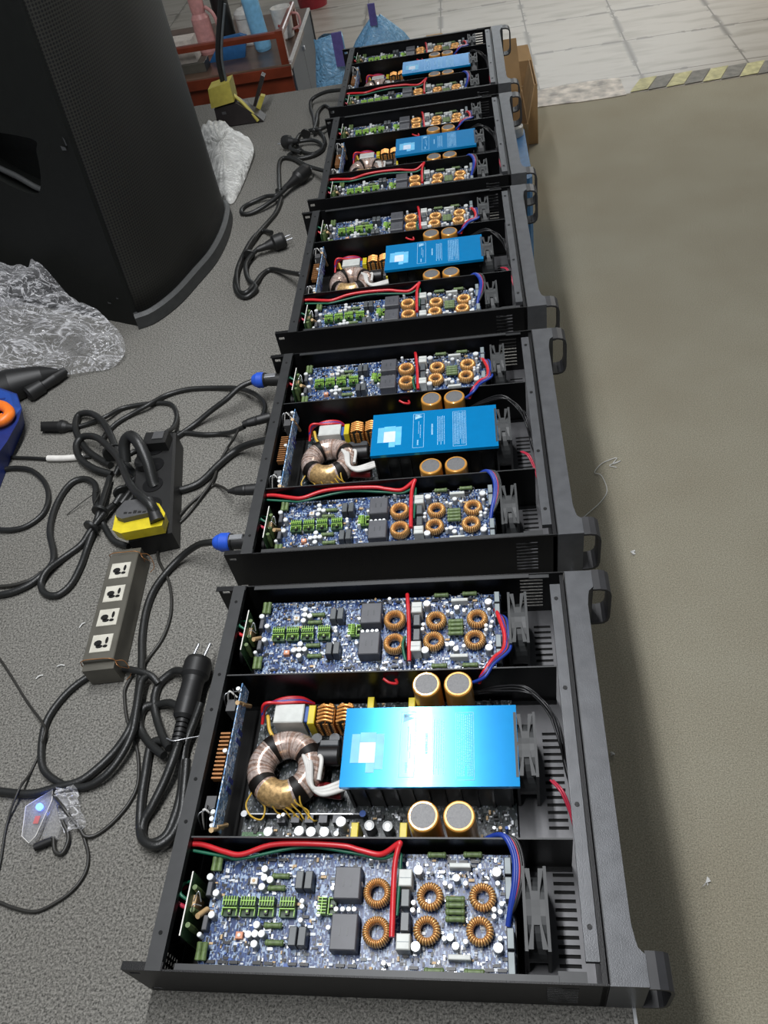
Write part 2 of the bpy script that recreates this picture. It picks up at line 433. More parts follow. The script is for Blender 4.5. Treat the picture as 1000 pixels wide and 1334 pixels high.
def child_on(o, mb, name, mats):
    """mb is in table coordinates, o a top-level object made by MB.top"""
    return mb.build(name, mats, o, tuple(o['_b']))
def tree_copy(src, childmap, parent=None):
    c = src.copy(); COL.objects.link(c)
    if parent is not None: c.parent = parent
    for ch in childmap.get(src.name, []): tree_copy(ch, childmap, c)
    return c
# cable paths on the table, millimetres
C={'speakon_far':(0.0055,[(-446,1193,48.0),(-472,1181,46.0),(-499,1162,35.0),(-533,1149,20.0),(-567,1129,6.5),(-595,1099,6.5),(-619,1075,12.0),(-644,1057,20.0),(-658,1038,30.0),(-678,1030,20.0),(-691,1008,8.0)]),'iec_lead':(0.0045,[(-821,1156,5.5),(-794,1164,5.5),(-758,1172,12.0),(-730,1204,5.5),(-666,1209,5.5),(-629,1199,5.5),(-610,1164,5.5),(-599,1113,20.0),(-591,1062,50.0),(-591,1034,62.0)]),'arc_lead':(0.0048,[(-747,1102,10.0),(-744,1132,5.8),(-733,1156,5.8),(-711,1178,5.8),(-673,1198,12.0),(-648,1230,5.8),(-604,1243,5.8),(-545,1239,5.8),(-494,1222,12.0),(-453,1190,20.0),(-424,1146,30.0),(-417,1110,36.0),(-420,1086,42.0)]),'adapter_lead':(0.0045,[(-447,1071,40.0),(-476,1084,20.0),(-504,1098,5.5),(-540,1100,5.5),(-580,1110,5.5),(-605,1103,10.0),(-612,1045,45.0),(-622,1019,55.0)]),'thin_lead':(0.0024,[(-457,1077,36.0),(-472,1063,20.0),(-489,1054,3.4),(-497,1015,3.4),(-497,975,8.0),(-511,937,6.0),(-530,895,3.4),(-550,865,3.4),(-563,842,3.4),(-564,823,3.4),(-557,799,3.4),(-532,760,3.4),(-517,722,3.4),(-510,683,3.4),(-513,646,3.4),(-526,614,3.4),(-533,589,12.0),(-544,583,3.4),(-549,564,3.4),(-546,548,3.4),(-533,515,3.4),(-516,487,3.4),(-502,460,3.4),(-492,422,3.4),(-497,395,3.4),(-512,371,3.4),(-529,356,3.4),(-542,353,6.0),(-551,361,8.0),(-567,375,12.0),(-581,388,16.0),(-601,405,10.0),(-615,416,3.4)]),'xlr_lead':(0.0024,[(-451,919,30.0),(-476,950,12.0),(-495,964,3.4),(-511,947,3.4),(-533,918,3.4),(-550,874,7.0),(-560,852,3.4)]),'thick_cord':(0.0066,[(-390,1026,45.0),(-402,1027,42.0),(-438,1039,25.0),(-468,1041,10.0),(-495,1010,7.6),(-514,977,7.6),(-531,962,7.6),(-560,954,7.6),(-592,961,7.6),(-617,971,18.0),(-648,995,22.0),(-683,1037,30.0),(-712,1087,35.0),(-746,1137,30.0),(-785,1176,20.0),(-817,1187,12.0),(-819,1162,10.0),(-805,1129,8.0),(-773,1086,7.6),(-743,1059,7.6),(-708,1034,7.6)]),'yellow_plug_cord':(0.0066,[(-698,1009,7.6),(-737,1025,12.0),(-774,1056,12.0),(-791,1089,15.0),(-781,1108,20.0),(-743,1090,30.0),(-693,1037,45.0),(-656,989,60.0),(-618,926,75.0),(-587,881,85.0),(-566,860,90.0),(-550,844,88.0),(-544,836,80.0)]),'bundle_arc':(0.0056,[(-617,831,6.6),(-648,847,6.6),(-675,881,6.6),(-687,900,14.0),(-707,942,14.0),(-720,980,12.0),(-748,1004,6.6),(-771,1000,6.6),(-783,972,6.6),(-785,927,6.6),(-775,877,6.6),(-751,829,6.6),(-746,800,6.6),(-765,768,6.6),(-791,751,6.6),(-819,745,6.6),(-856,743,6.6)]),'bundle_loop':(0.0056,[(-666,933,10.0),(-674,911,16.0),(-681,889,18.0),(-693,864,14.0),(-706,842,6.6),(-729,815,6.6),(-745,785,12.0),(-750,762,6.6),(-735,742,6.6),(-712,738,6.6),(-696,758,6.6),(-691,796,6.6),(-692,836,6.6),(-689,870,12.0),(-685,902,20.0),(-691,948,16.0),(-698,999,10.0)]),'left_loop':(0.0048,[(-966,1036,5.8),(-938,1048,5.8),(-908,1051,5.8),(-870,1040,5.8),(-831,1005,5.8),(-808,962,5.8),(-805,924,5.8),(-824,898,5.8),(-850,890,5.8),(-879,893,5.8),(-919,907,5.8)]),'sleeved':(0.0034,[(-1002,1101,4.4),(-957,1092,4.4),(-921,1083,4.4),(-878,1076,4.4),(-847,1070,4.4),(-811,1066,4.4),(-772,1066,4.4),(-748,1067,5.0)]),'left_lead':(0.0034,[(-867,764,4.4),(-825,764,4.4),(-798,766,4.4),(-773,775,4.4),(-759,790,4.0)]),'speakon_near':(0.0056,[(-444,791,48.0),(-456,793,46.0),(-479,799,35.0),(-511,796,15.0),(-534,773,6.6),(-548,737,6.6),(-551,697,6.6),(-545,649,6.6),(-533,603,8.0),(-524,561,12.0),(-522,527,6.6),(-520,493,12.0),(-535,466,6.6),(-551,444,6.6),(-572,425,6.6),(-601,417,6.6),(-638,409,6.6),(-682,413,6.6),(-718,417,6.6)]),'coil_lead':(0.005,[(-495,563,12.0),(-510,576,16.0),(-537,585,16.0),(-572,594,6.0),(-606,587,6.0),(-634,561,6.0),(-650,526,6.0),(-651,497,6.0),(-642,463,6.0),(-631,443,6.0),(-612,429,6.0),(-586,418,6.0),(-559,417,8.0),(-535,430,12.0),(-519,454,16.0),(-510,484,20.0),(-512,518,22.0),(-518,561,20.0),(-515,573,16.0)]),'thin_left':(0.0018,[(-811,663,2.8),(-770,624,2.8),(-737,591,2.8),(-695,547,2.8),(-650,505,12.0),(-643,487,13.0),(-648,468,2.8),(-651,439,2.8),(-651,410,14.0),(-658,371,2.8),(-648,322,2.8),(-645,290,2.8)]),'bottom_arc':(0.0022,[(-551,363,8.0),(-541,346,3.2),(-532,329,3.2),(-530,310,3.2),(-539,291,3.2),(-557,276,3.2),(-580,266,3.2),(-609,270,3.2),(-629,276,3.2),(-664,286,3.2)]),'front_a':(0.0058,[(-453,575,20.0),(-470,582,14.0),(-482,581,10.0),(-497,566,6.8),(-498,541,6.8),(-487,512,6.8),(-467,480,14.0),(-452,461,20.0)]),'front_b':(0.0058,[(-452,521,20.0),(-471,531,14.0),(-489,533,6.8),(-509,530,6.8),(-512,509,6.8),(-501,489,6.8),(-481,469,12.0),(-458,452,18.0)]),'front_c':(0.0058,[(-440,482,20.0),(-439,472,22.0),(-441,443,24.0),(-449,415,18.0),(-460,387,12.0),(-469,369,6.8),(-464,349,6.8),(-451,343,6.8),(-435,352,6.8),(-429,377,6.8),(-428,407,6.8),(-433,440,6.8),(-434,469,12.0),(-426,496,20.0),(-417,521,30.0)]),'front_d':(0.0058,[(-456,472,12.0),(-477,477,10.0),(-486,468,6.8),(-483,433,6.8),(-479,396,6.8),(-471,361,6.8),(-458,343,14.0),(-439,337,16.0),(-424,350,14.0),(-419,375,12.0),(-420,405,16.0),(-424,444,20.0)]),'far5':(0.0056,[(-378,2630,45.0),(-393,2635,43.0),(-451,2660,35.0),(-497,2662,20.0),(-502,2622,10.0),(-486,2553,6.6),(-467,2453,12.0),(-438,2384,14.0),(-429,2325,6.6),(-452,2281,6.6),(-488,2303,6.6),(-516,2364,6.6),(-515,2427,6.6),(-480,2431,14.0),(-445,2415,20.0),(-420,2466,14.0),(-423,2555,6.6),(-454,2626,6.6),(-474,2585,6.6),(-468,2494,14.0),(-467,2406,18.0)]),'far4':(0.0056,[(-393,2075,42.0),(-405,2088,40.0),(-460,2176,20.0),(-509,2256,10.0),(-545,2280,6.6),(-553,2243,6.6),(-537,2131,12.0),(-522,2026,20.0),(-557,2035,14.0),(-598,2026,6.6),(-619,2002,6.6),(-616,1972,6.6),(-592,1966,6.6),(-559,1980,12.0),(-527,2010,18.0),(-503,2047,22.0)]),'far4b':(0.0056,[(-515,2019,12.0),(-521,1952,6.6),(-541,1888,6.6),(-554,1828,12.0),(-568,1770,6.6),(-576,1694,6.6),(-574,1630,6.6),(-560,1582,6.6),(-535,1561,6.6),(-515,1587,12.0),(-540,1627,14.0),(-556,1688,14.0),(-547,1731,16.0),(-527,1759,20.0)]),'far3':(0.0056,[(-399,1566,45.0),(-407,1571,43.0),(-450,1628,20.0),(-491,1669,6.6),(-511,1653,6.6),(-519,1610,12.0),(-534,1568,14.0),(-559,1594,6.6),(-574,1661,12.0),(-571,1733,14.0),(-558,1817,14.0),(-543,1861,6.6),(-513,1833,14.0)]),'plug_front':[(-435,595,22),(-440,552,22),(-440,503,22),(-440,473,22)],'prong':[(-432,588,26),(-426,605,26)],'plug3':[(-529,1752,22),(-507,1783,22),(-475,1776,22),(-463,1744,22),(-446,1791,22)],'plug4':[(-507,2044,24),(-482,2081,24),(-464,2126,24),(-456,2152,24)],'iec_plug':[(-888,1163,9),(-848,1158,9),(-818,1152,9)],'xlrA':[(-399,1086,45),(-425,1079,45),(-449,1072,45)],'xlrB':[(-390,907,42),(-413,904,42),(-447,907,42)],'sp_far':[(-392,1188,48),(-426,1193,48),(-449,1194,48)],'sp_near':[(-388,787,48),(-419,789,48),(-446,790,48)],'yplug':[(-615,886,55),(-567,881,55),(-546,850,55),(-612,839,55),(-598,808,55),(-535,819,55),(-534,800,55),(-584,798,55)],'ties':[(-700,1049,20),(-684,909,20),(-670,886,20),(-683,832,20),(-450,461,20),(-560,1845,20)],'cabletie':[(-646,987,55),(-643,1007,80),(-628,1012,92),(-608,992,90),(-593,965,70),(-586,940,46),(-583,934,40)]}

# ================================================================== setting
def structure(mb, name, mats, origin_z=0):
    o = mb.build(name, mats); o.location = (0, 0, origin_z); o['kind'] = 'structure'; return o
YC = 4.185                                  # where the carpet ends and the tiles begin
structure(MB().box(-5, -2.5, -.05, 5, YC, 0), 'floor', 'floor_carpet')
structure(MB().box(-5, YC, -.05, 5, 9.0, .001), 'floor_tiles', 'floor_tile')
structure(MB().box(-5, 9.0, 0, 5, 9.1, 2.9), 'wall_back', 'wall_paint')
# worn threshold strip between carpet and tiles
t = MB()
random.seed(4)
pts = [(.12 + i * .07, YC - .012 - random.random() * .012) for i in range(10)]; pts2 = [(.12 + i * .07, YC + .20 + random.random() * .02) for i in range(10)]
t.prism(pts + pts2[::-1], 2, .0012, .004)
t.build('trim_1', 'strip_dirty')['kind'] = 'structure'
# hazard tape on the floor, yellow and grey diagonal blocks
t = MB(); y0, y1 = 4.19, 4.345; x = .77; k = 0
while x < 3.2:
    wd = .085
    t.prism([(x, y0), (x + wd, y0 + .01), (x + wd + .07, y1), (x + .07, y1 - .01)], 2, .0042, .0052, 0 if k % 2 == 0 else 1)
    x += wd; k += 1
o = t.build('hazard_tape', ['tape_yellow', 'tape_grey'], None, (1.9, 4.26, .0042)); o.location = (1.9, 4.26, .0042)
tag(o, 'worn yellow and grey striped hazard tape on the floor along the carpet edge', 'tape')

# ------------------------------------------------------------------ work table
tb = empty('work_table', (-.85, 1.4, -TZ), 0, 'long table covered with speckled grey carpet that carries the amplifiers', 'table')
def tpart(mb, name, mats): return mb.build(name, mats, tb, (-.85, 1.4, -TZ))
tpart(MB().box(-1.85, .02, -.006, .094, 2.815, 0, 0), 'carpet_cover', 'table_carpet')
tpart(MB().box(-1.85, .02, -.045, .094, 2.815, -.0061, 0), 'tabletop', 'wood_brown')
tpart(MB().box(.0941, .02, -.045, .0975, 2.815, -.001), 'edge_strip', 'steel_edge')
for x in (-1.78, .0):
    for y in (.1, 1.4, 2.72):
        tpart(MB().box(x, y, -TZ + .001, x + .06, y + .06, -.0452), 'leg', 'black_paint')

# ================================================================== amplifier
W, H, D = .483, .088, .4355
def amp_build(label):
    A = empty('rack_amplifier', (0, 0, 0), 0, label, 'amplifier', 'open rack amplifiers in a row on the table')
    P = lambda mb, n, m, par=A: mb.build(n, m, par)
    # --- chassis: bottom, side walls with rear ears
    c = MB()
    holes = []; vs = [0, W]; us = [0, .455, .4135, .4360]
    for a, b in ((.024, .128), (.175, .305), (.362, .462)):
        y = a
        while y < b - .004:
            holes.append((.4135, y, .4360, y + .0038)); vs += [y, y + .0038]; y += .0090
    c.plate(us, vs, holes, lambda a, b, t: (a, b, .0012 + t), .0015, 1)
    for side in (0, 1):
        y0 = 0 if side == 0 else W - .0018
        hs = []; zs = [.001, H]; xs = [-.026, .455]
        for k in range(9):
            z = .014 + k * .0072; hs.append((.398, z, .428, z + .0036)); zs += [z, z + .0036]
        hs += [(-.021, .074, -.010, .080), (-.021, .010, -.010, .016)]; zs += [.074, .080, .010, .016]; xs += [.398, .428, -.021, -.010]
        c.plate(xs, zs, hs, (lambda y0: (lambda a, b, t: (a, y0 + t, b)))(y0), .0018, 0)
        # folded flange along the top of the wall, with the notches at its ends
        ya, yb = (0.0018, .0075) if side == 0 else (W - .0075, W - .0018)
        c.box(.030, ya, H - .0015, .410, yb, H, 2)
        c.box(-.026, (0 if side == 0 else W - .008), H, .018, (.008 if side == 0 else W), H + .0012, 0)
        c.box(.4095, ya, H - .003, .436, yb + (.004 if side == 0 else 0), H - .0016, 2)
    c.box(.003, .003, .0030, .378, W - .003, .0032, 3)  # black sheet: shade on the bottom plate put into the colour
    c.box(.410, .015, .0000, .440, .468, .0008, 3)  # no chassis part: flat black standing for the shade below the vent slots
    P(c, 'chassis', ['black_paint', 'bottom_grey', 'rail_grey', 'hole_shade'])
    # --- rear panel with perforation at both ends
    r = MB(); hs = []; ys = [.002, W - .002]; zs = [.0025, H - .0015]
    for (a, b) in ((.006, .030), (W - .03, W - .006)):
        y = a; k = 0
        while y < b:
            for z in [.012 + j * .007 for j in range(9)]: hs.append((y, z, y + .0036, z + .0042)); zs += [z, z + .0042]
            ys += [y, y + .0036]; y += .006
    r.plate(ys, zs, hs, lambda a, b, t: (t, a, b), .0015, 0)
    P(r, 'rear_panel', 'black_inside')
    r = MB().box(-.0005, .0, H - .0002, .0165, W, H + .0014, 0)
    for v in (.035, .15, .20, .29, .34, .455): r.cyl((.008, v, H + .0012), (.008, v, H + .0019), .0022, 1, 10)
    r.box(.0150, .002, H - .008, .0165, W - .002, H, 0)
    P(r, 'rear_rail', ['rail_grey', 'hole_shade'])
    # --- front panel
    f = MB()
    f.prism([(.4558, 0), (.4910, 0), (.4910, .027), (.4850, .033), (.4835, .040), (.4815, .054), (.4815, .429), (.4835, .443), (.4850, .450), (.4910, .456), (.4910, W), (.4558, W)], 2, .001, H)
    f.box(.4495, .0, .003, .4545, W, H - .004, 1)
    f.box(.4360, .020, .080, .4490, W - .020, H - .0005, 2)
    for v in (.05, .17, .31, .44): f.cyl((.4425, v, H - .0006), (.4425, v, H + .0003), .0026, 1, 12)
    f.box(.4558, .001, H - .0005, .4568, W - .001, H + .0004, 3)
    P(f, 'front_panel', ['panel_grey', 'black_paint', 'panel_grey', 'rail_grey'])
    for v in (-.001, .453):
        h = MB(); out = []; inn = []
        for k in range(9):
            a = PI / 2 - PI * k / 8
            out.append((.494 + .020 * math.cos(a) if 0 < k < 8 else .494, .052 + .032 * (1 if k < 4 else -1 if k > 4 else 0) * .45 + .018 * math.sin(a)))
        out = [(.4905, .0862), (.500, .0862), (.508, .0840), (.5130, .0785), (.5150, .070), (.5150, .022), (.5130, .013), (.508, .0075), (.500, .0055), (.4905, .0055)]
        inn = [(.4905, .0828), (.4995, .0828), (.506, .0808), (.5100, .0765), (.5115, .069), (.5115, .023), (.5100, .0155), (.506, .0110), (.4995, .0090), (.4905, .0090)]
        n = len(out)
        V = [(q[0], v + y, q[1]) for y in (0, .032) for q in out + inn]
        F = []
        for i in range(n - 1):
            F += [(i, i + 1, 2 * n + i + 1, 2 * n + i), (n + i, 3 * n + i, 3 * n + i + 1, n + i + 1), (i, n + i, n + i + 1, i + 1), (2 * n + i, 2 * n + i + 1, 3 * n + i + 1, 3 * n + i)]
        F += [(0, 2 * n, 3 * n, n), (n - 1, 2 * n - 1, 4 * n - 1, 3 * n - 1)]
        h.add(V, F, 0); P(h, 'handle', 'handle_black')
    # --- dividers and heatsinks
    for v in (.1343, .3405):
        d = MB().box(.0170, v - .0009, .003, .4350, v + .0009, H - .0025)
        d.box(.0170, v - .0009, H - .0025, .4350, v + .0009, H - .0020, 1)
        d.box(.0170, v - .006, .003, .4350, v + .006, .0045, 0)
        P(d, 'divider', ['black_inside', 'rail_grey'])
    for v in (.006, .3525):
        d = MB().box(.045, v, .044, .372, v + .121, .0545)
        for k in range(14): d.box(.045, v + .003 + k * .0087, .006, .372, v + .0055 + k * .0087, .044)
        P(d, 'heatsink', 'black_inside')
    # --- fans
    for v in (.0675, .2413, .4155):
        f = MB(); x0, x1 = .3800, .4050; cz = .0455; rr = .0375; hf = .0395
        for (a, b) in ((x0, x0 + .0032), (x1 - .0032, x1)):
            n = 32; V = []
            for x in (a, b):
                for k in range(n):
                    t = 2 * PI * k / n; V.append((x, v + rr * math.cos(t), cz + rr * math.sin(t)))
                for k in range(n):
                    t = 2 * PI * k / n; m_ = max(abs(math.cos(t)), abs(math.sin(t))); V.append((x, v + hf * math.cos(t) / m_, cz + hf * math.sin(t) / m_))
            F = []
            for k in range(n):
                j = (k + 1) % n
                F += [(k, j, n + j, n + k), (2 * n + k, 3 * n + k, 3 * n + j, 2 * n + j), (k, 2 * n + k, 2 * n + j, j), (n + k, n + j, 3 * n + j, 3 * n + k)]
            f.add(V, F, 0)
        n = 32; V = []
        for (x, r_) in ((x0 + .002, .0395), (x0 + .008, .0392), (x1 - .008, .0392), (x1 - .002, .0395), (x1 - .002, rr), (x0 + .002, rr)):
            V += [(x, v + r_ * math.cos(2 * PI * k / n), cz + r_ * math.sin(2 * PI * k / n)) for k in range(n)]
        F = [(i * n + k, i * n + (k + 1) % n, ((i + 1) % 6) * n + (k + 1) % n, ((i + 1) % 6) * n + k) for i in range(6) for k in range(n)]
        f.add(V, F, 0)
        # gussets that give the barrel its hourglass outline seen from above
        xm = (x0 + x1) / 2; w_ = .0096; L_ = .0375
        hg = [(-w_, -L_), (-.45 * w_, -L_), (-.30 * w_, -.42 * L_), (.30 * w_, -.42 * L_), (.45 * w_, -L_), (w_, -L_), (.55 * w_, -.45 * L_), (.38 * w_, 0), (.55 * w_, .45 * L_), (w_, L_), (.45 * w_, L_), (.30 * w_, .42 * L_), (-.30 * w_, .42 * L_), (-.45 * w_, L_), (-w_, L_), (-.55 * w_, .45 * L_), (-.38 * w_, 0), (-.55 * w_, -.45 * L_)]
        f.prism([(xm + p, v + q) for p, q in hg], 2, cz + .0350, cz + .0385, 0)
        fo = P(f, 'fan', 'fan_grey')
        b = MB().cyl((x0 + .005, v, cz), (x1 - .004, v, cz), .014, 0, 20)
        for k in range(7):
            a = 2 * PI * k / 7; b_ = a + .55
            V = [(x0 + .006, v + .013 * math.cos(a), cz + .013 * math.sin(a)), (x0 + .006, v + .035 * math.cos(a), cz + .035 * math.sin(a)), (x1 - .006, v + .035 * math.cos(b_), cz + .035 * math.sin(b_)), (x1 - .006, v + .013 * math.cos(b_), cz + .013 * math.sin(b_))]
            V += [(p[0] + .001, p[1], p[2]) for p in V]
            b.add(V, [(0, 1, 2, 3), (7, 6, 5, 4), (0, 4, 5, 1), (1, 5, 6, 2), (2, 6, 7, 3), (3, 7, 4, 0)], 0)
        P(b, 'fan_rotor', 'black_inside', fo)
    # --- amplifier boards
    board(A, .0)
    board(A, .3460)
    # --- upright small boards and connector bodies near the rear, wires from the sockets
    for dv in (0, .346):
        s_ = MB().box(.0262, .034 + dv, .030, .0276, .098 + dv, .084, 0, top=1)
        for y, zt in ((.046, .078), (.062, .074), (.083, .08)): s_.lathe((.0310, y + dv, .050), (.0310, y + dv, zt), [(0, .0028), (.5, .0034), (1, .0028)], 2, 10)
        s_.box(.0277, .066 + dv, .045, .0315, .078 + dv, .070, 3)
        s_.tube([(.031, .06 + dv, .075), (.036, .064 + dv, .085), (.040, .066 + dv, .074)], .0007, 4, 6, 4)
        s_.tube([(.031, .07 + dv, .075), (.037, .078 + dv, .082), (.039, .07 + dv, .074)], .0007, 4, 6, 4)
        P(s_, 'upright_board', ['green_board', 'label_white', 'resistor_green', 'tan_part', 'silver'])
        for y in (.049, .093):
            P(MB().lathe((.0016, y + dv, .046), (.0225, y + dv, .046), [(0, .0135), (.9, .0135), (.92, .011), (1, .011)], 0, 20), 'output_socket', 'black_inside')
        P(MB().tube([(.020, .098 + dv, .054), (.014, .088 + dv, .072), (.016, .076 + dv, .080), (.026, .070 + dv, .077)], .0019, 0), 'wire', 'green_wire')
        P(MB().tube([(.018, .096 + dv, .046), (.009, .084 + dv, .066), (.011, .070 + dv, .074), (.025, .064 + dv, .068)], .0024, 0), 'wire', 'pink_wire' if dv == 0 else 'red_wire')
    # --- input board behind the rear rail
    i_ = MB().box(.0345, .1480, .056, .0360, .3330, .0785, 0)
    for y in (.196, .208, .258, .270): i_.box(.0361, y, .052, .0366, y + .006, .066, 1)
    for y, z in ((.158, .070), (.318, .070), (.165, .060), (.322, .058)): i_.lathe((.0330, y, z - .02), (.0345, y - .014, z + .010), [(0, .0030), (1, .0030)], 2, 8)
    for y, z in ((.158, .078), (.166, .078), (.152, .074), (.240, .080), (.325, .079)): i_.cyl((.031, y, z - .012), (.031, y, z), .0028, 3, 12, 3)
    for y in range(12): i_.box(.0195, .206 + y * .0052, .068, .0320, .2082 + y * .0052, .0765, 4)
    for y in (.170, .296): i_.box(.018, y, .050, .030, y + .016, .074, 5)
    i_.v = [(p[0] - (p[2] - .048) * .07 + (.004 if p[2] > 0 else 0), p[1], p[2]) for p in i_.v]
    P(i_, 'input_board', ['input_pcb', 'case_blue_dark', 'tan_part', 'white_cap', 'copper_thread', 'plug_grey'])
    for y0 in (.160, .312):
        for q in range(3): P(MB().tube([(.012 + q * .003, y0 - .004, .050), (.020 + q * .003, y0 + .006 * q, .086 - .003 * q), (.032, y0 + .012 - .009 * q, .074)], .0008 + .0004 * (q == 1), 0, 6), 'wire', ['silver', 'white_sleeve', 'black_wire'][q])
    power_section(A)
    # --- harness
    z = .0745
    P(MB().tube([(.004, .1300, z), (.0266, .1300, z), (.0541, .1225, z), (.075, .1195, z), (.1067, .1290, z + .002), (.143, .1308, z + .003), (.1892, .1290, z + .002), (.2091, .1250, z), (.2318, .1210, z), (.250, .1285, z + .008), (.2535, .1290, z + .010), (.2510, .1228, z + .008), (.2480, .1018, z + .005), (.2486, .0388, z + .004)], .0031, 0), 'wire', 'red_wire')
    P(MB().tube([(.004, .1265, z - .004), (.0541, .1190, z - .005), (.075, .1165, z - .004), (.143, .1290, z - .003), (.2000, .1235, z - .004), (.2318, .1180, z - .004), (.2515, .1215, z + .002), (.2535, .1100, z + .001), (.2520, .060, z)], .0019, 0), 'wire', 'green_wire')
    P(MB().tube([(.2455, .4660, z), (.2475, .4500, z + .004), (.2500, .4200, z + .003), (.2515, .3900, z + .003), (.2525, .3610, z)], .0028, 0), 'wire', 'red_wire')
    P(MB().tube([(.2455, .3980, z), (.2430, .3850, z), (.2470, .3640, z - .003)], .0020, 0), 'wire', 'green_wire')
    P(MB().tube([(.2200, .3380, .072), (.2280, .3330, .070), (.2370, .3330, .068), (.2360, .3370, .072)], .0020, 0), 'wire', 'red_wire')
    for q, (cn, rr) in enumerate((('blue_wire', .0030), ('blue_wire', .0026), ('pink_wire', .0018), ('black_wire', .0022), ('black_wire', .0018))):
        e = q * .0022
        P(MB().tube([(.338 + e, .1390, .062), (.356, .1400, .080), (.3665 + e, .1340, .086), (.3735 + e, .1160, .083), (.3725 + e, .0930, .079), (.3670 + e * .5, .0700, .070), (.3640, .0560 + e, .062)], rr, 0), 'wire', cn)
    for q, (cn, rr) in enumerate((('red_wire', .0030), ('blue_wire', .0024), ('pink_wire', .0018), ('black_wire', .0020), ('blue_wire', .0022))):
        e = q * .0020
        P(MB().tube([(.3640, .4400 - e, .068), (.3690 + e, .4180, .078), (.3745 + e * .6, .3920, .080), (.3720 + e, .3700, .080), (.3600, .3550 - e, .085), (.3480, .3380 - e, .083), (.3400 - e, .3300, .070)], rr, 0), 'wire', cn)
    random.seed(8)
    for q in range(7):
        j = lambda a: (random.random() - .5) * a
        P(MB().tube([(.330, .330 + j(.006), .045), (.360, .325 + j(.01), .064 + j(.01)), (.395, .313 + j(.012), .080 + j(.006)), (.420, .292 + j(.014), .074 + j(.012)), (.432 + j(.004), .262 + j(.02), .066 + j(.02)), (.437 + j(.004), .230 + j(.01), .050 + j(.02)), (.440, .205 + j(.01), .045)], .0012, 0, 6), 'wire', 'black_wire')
    for q in range(2):
        P(MB().tube([(.418 + q * .003, .215, .046), (.428 + q * .003, .200, .050), (.436 + q * .002, .182, .040), (.440, .168, .030)], .0014, 0, 6), 'wire', 'pink_wire')
    return A

def coil(r0, r1, h, turns, gap=.0):
    m = MB(); m_maj = turns * 4; seg = 10
    R = (r0 + r1) / 2; tr = (r1 - r0) / 2
    V = []
    for i in range(m_maj):
        a = 2 * PI * i / m_maj
        bump = 1.0 if i % 4 in (1, 2) else .80
        for k in range(seg):
            t = 2 * PI * k / seg
            V.append(((R + tr * bump * math.cos(t)) * math.cos(a), (R + tr * bump * math.cos(t)) * math.sin(a), h / 2 + h / 2 * bump * math.sin(t)))
    F0 = []; F1 = []
    for i in range(m_maj):
        j = (i + 1) % m_maj
        for k in range(seg):
            l = (k + 1) % seg; q = (i * seg + k, i * seg + l, j * seg + l, j * seg + k)
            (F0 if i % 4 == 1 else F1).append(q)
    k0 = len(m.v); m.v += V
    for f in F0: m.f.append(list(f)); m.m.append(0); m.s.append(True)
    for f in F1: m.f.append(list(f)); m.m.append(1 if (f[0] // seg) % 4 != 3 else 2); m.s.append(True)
    return m
def shared(mb, name, mats):
    o = mb.build(name, mats); me = o.data; bpy.data.objects.remove(o); return me
LIB = {}
def lib():
    LIB['coil'] = shared(coil(.0062, .0143, .013, 26), 'inductor_coil', ['copper_hot', 'copper_wire', 'core_black'])
    LIB['coil_big'] = shared(coil(.0072, .0152, .015, 34), 'inductor_coil', ['copper_hot', 'copper_wire', 'core_black'])
    LIB['cap_s'] = shared(MB().lathe((0, 0, 0), (0, 0, .010), [(0, .0027), (.9, .0027), (1, .0022)], 0, 12, [0, 1, 1]), 'electrolytic_capacitor', ['white_cap', 'white_cap'])
    LIB['cap_m'] = shared(MB().lathe((0, 0, 0), (0, 0, .012), [(0, .0038), (.88, .0038), (.94, .0035), (1, .0035)], 0, 14, [1, 0, 0]), 'electrolytic_capacitor', ['white_cap', 'cap_sleeve'])
    LIB['cap_l'] = shared(MB().lathe((0, 0, 0), (0, 0, .016), [(0, .0050), (.9, .0050), (.95, .0046), (1, .0046)], 0, 16, [1, 0, 0]), 'electrolytic_capacitor', ['white_cap', 'cap_sleeve'])
    m = MB().lathe((-.010, 0, .004), (.010, 0, .004), [(0, .0022), (.06, .0033), (.16, .0033), (.2, .0029), (.8, .0029), (.84, .0033), (.94, .0033), (1, .0022)], 0, 10, [0, 0, 0, 0, 1, 0, 0])
    m.tube([(-.0125, 0, 0), (-.0125, 0, .004), (-.0100, 0, .004)], .0005, 2, 6, 1).tube([(.0125, 0, 0), (.0125, 0, .004), (.0100, 0, .004)], .0005, 2, 6, 1)
    LIB['res'] = shared(m, 'resistor', ['resistor_green', 'resistor_green', 'silver'])
    m = MB().lathe((0, 0, .001), (0, 0, .021), [(0, .0026), (.08, .0034), (.5, .0031), (.92, .0034), (1, .0026)], 0, 10, [0, 0, 0, 1, 1]).tube([(0, 0, .020), (.001, .001, .0235), (.004, .001, .016), (.004, .001, 0)], .0005, 2, 6, 4)
    LIB['res_up'] = shared(m, 'resistor', ['resistor_green', 'band_gold', 'silver'])
    m = MB().box(-.0083, -.0095, 0, .0083, .0095, .006, 0, top=0)
    for k in range(6): m.box(-.0080 + k * .0030, .0000, .006, -.0073 + k * .0030, .0093, .013, 1)
    for k in range(6): m.box(-.0073 + k * .0030, .0000, .006, -.0056 + k * .0030 if k < 5 else .0080, .0093, .0105, 0)
    m.box(-.0083, .0042, .0105, .0083, .0050, .0132, 1); m.box(-.0083, -.0028, .006, .0083, -.0020, .0118, 1)
    m.box(-.0020, -.0080, .006, .0020, -.0030, .0105, 2); m.cyl((0, -.0055, .0105), (0, -.0055, .0112), .0012, 1, 8)
    m.box(-.0083, -.0095, .006, -.0076, -.0020, .0100, 1); m.box(.0076, -.0095, .006, .0083, -.0020, .0100, 1)
    LIB['comb'] = shared(m, 'green_heatsink', ['comb_green', 'comb_lime', 'core_black'])
lib()
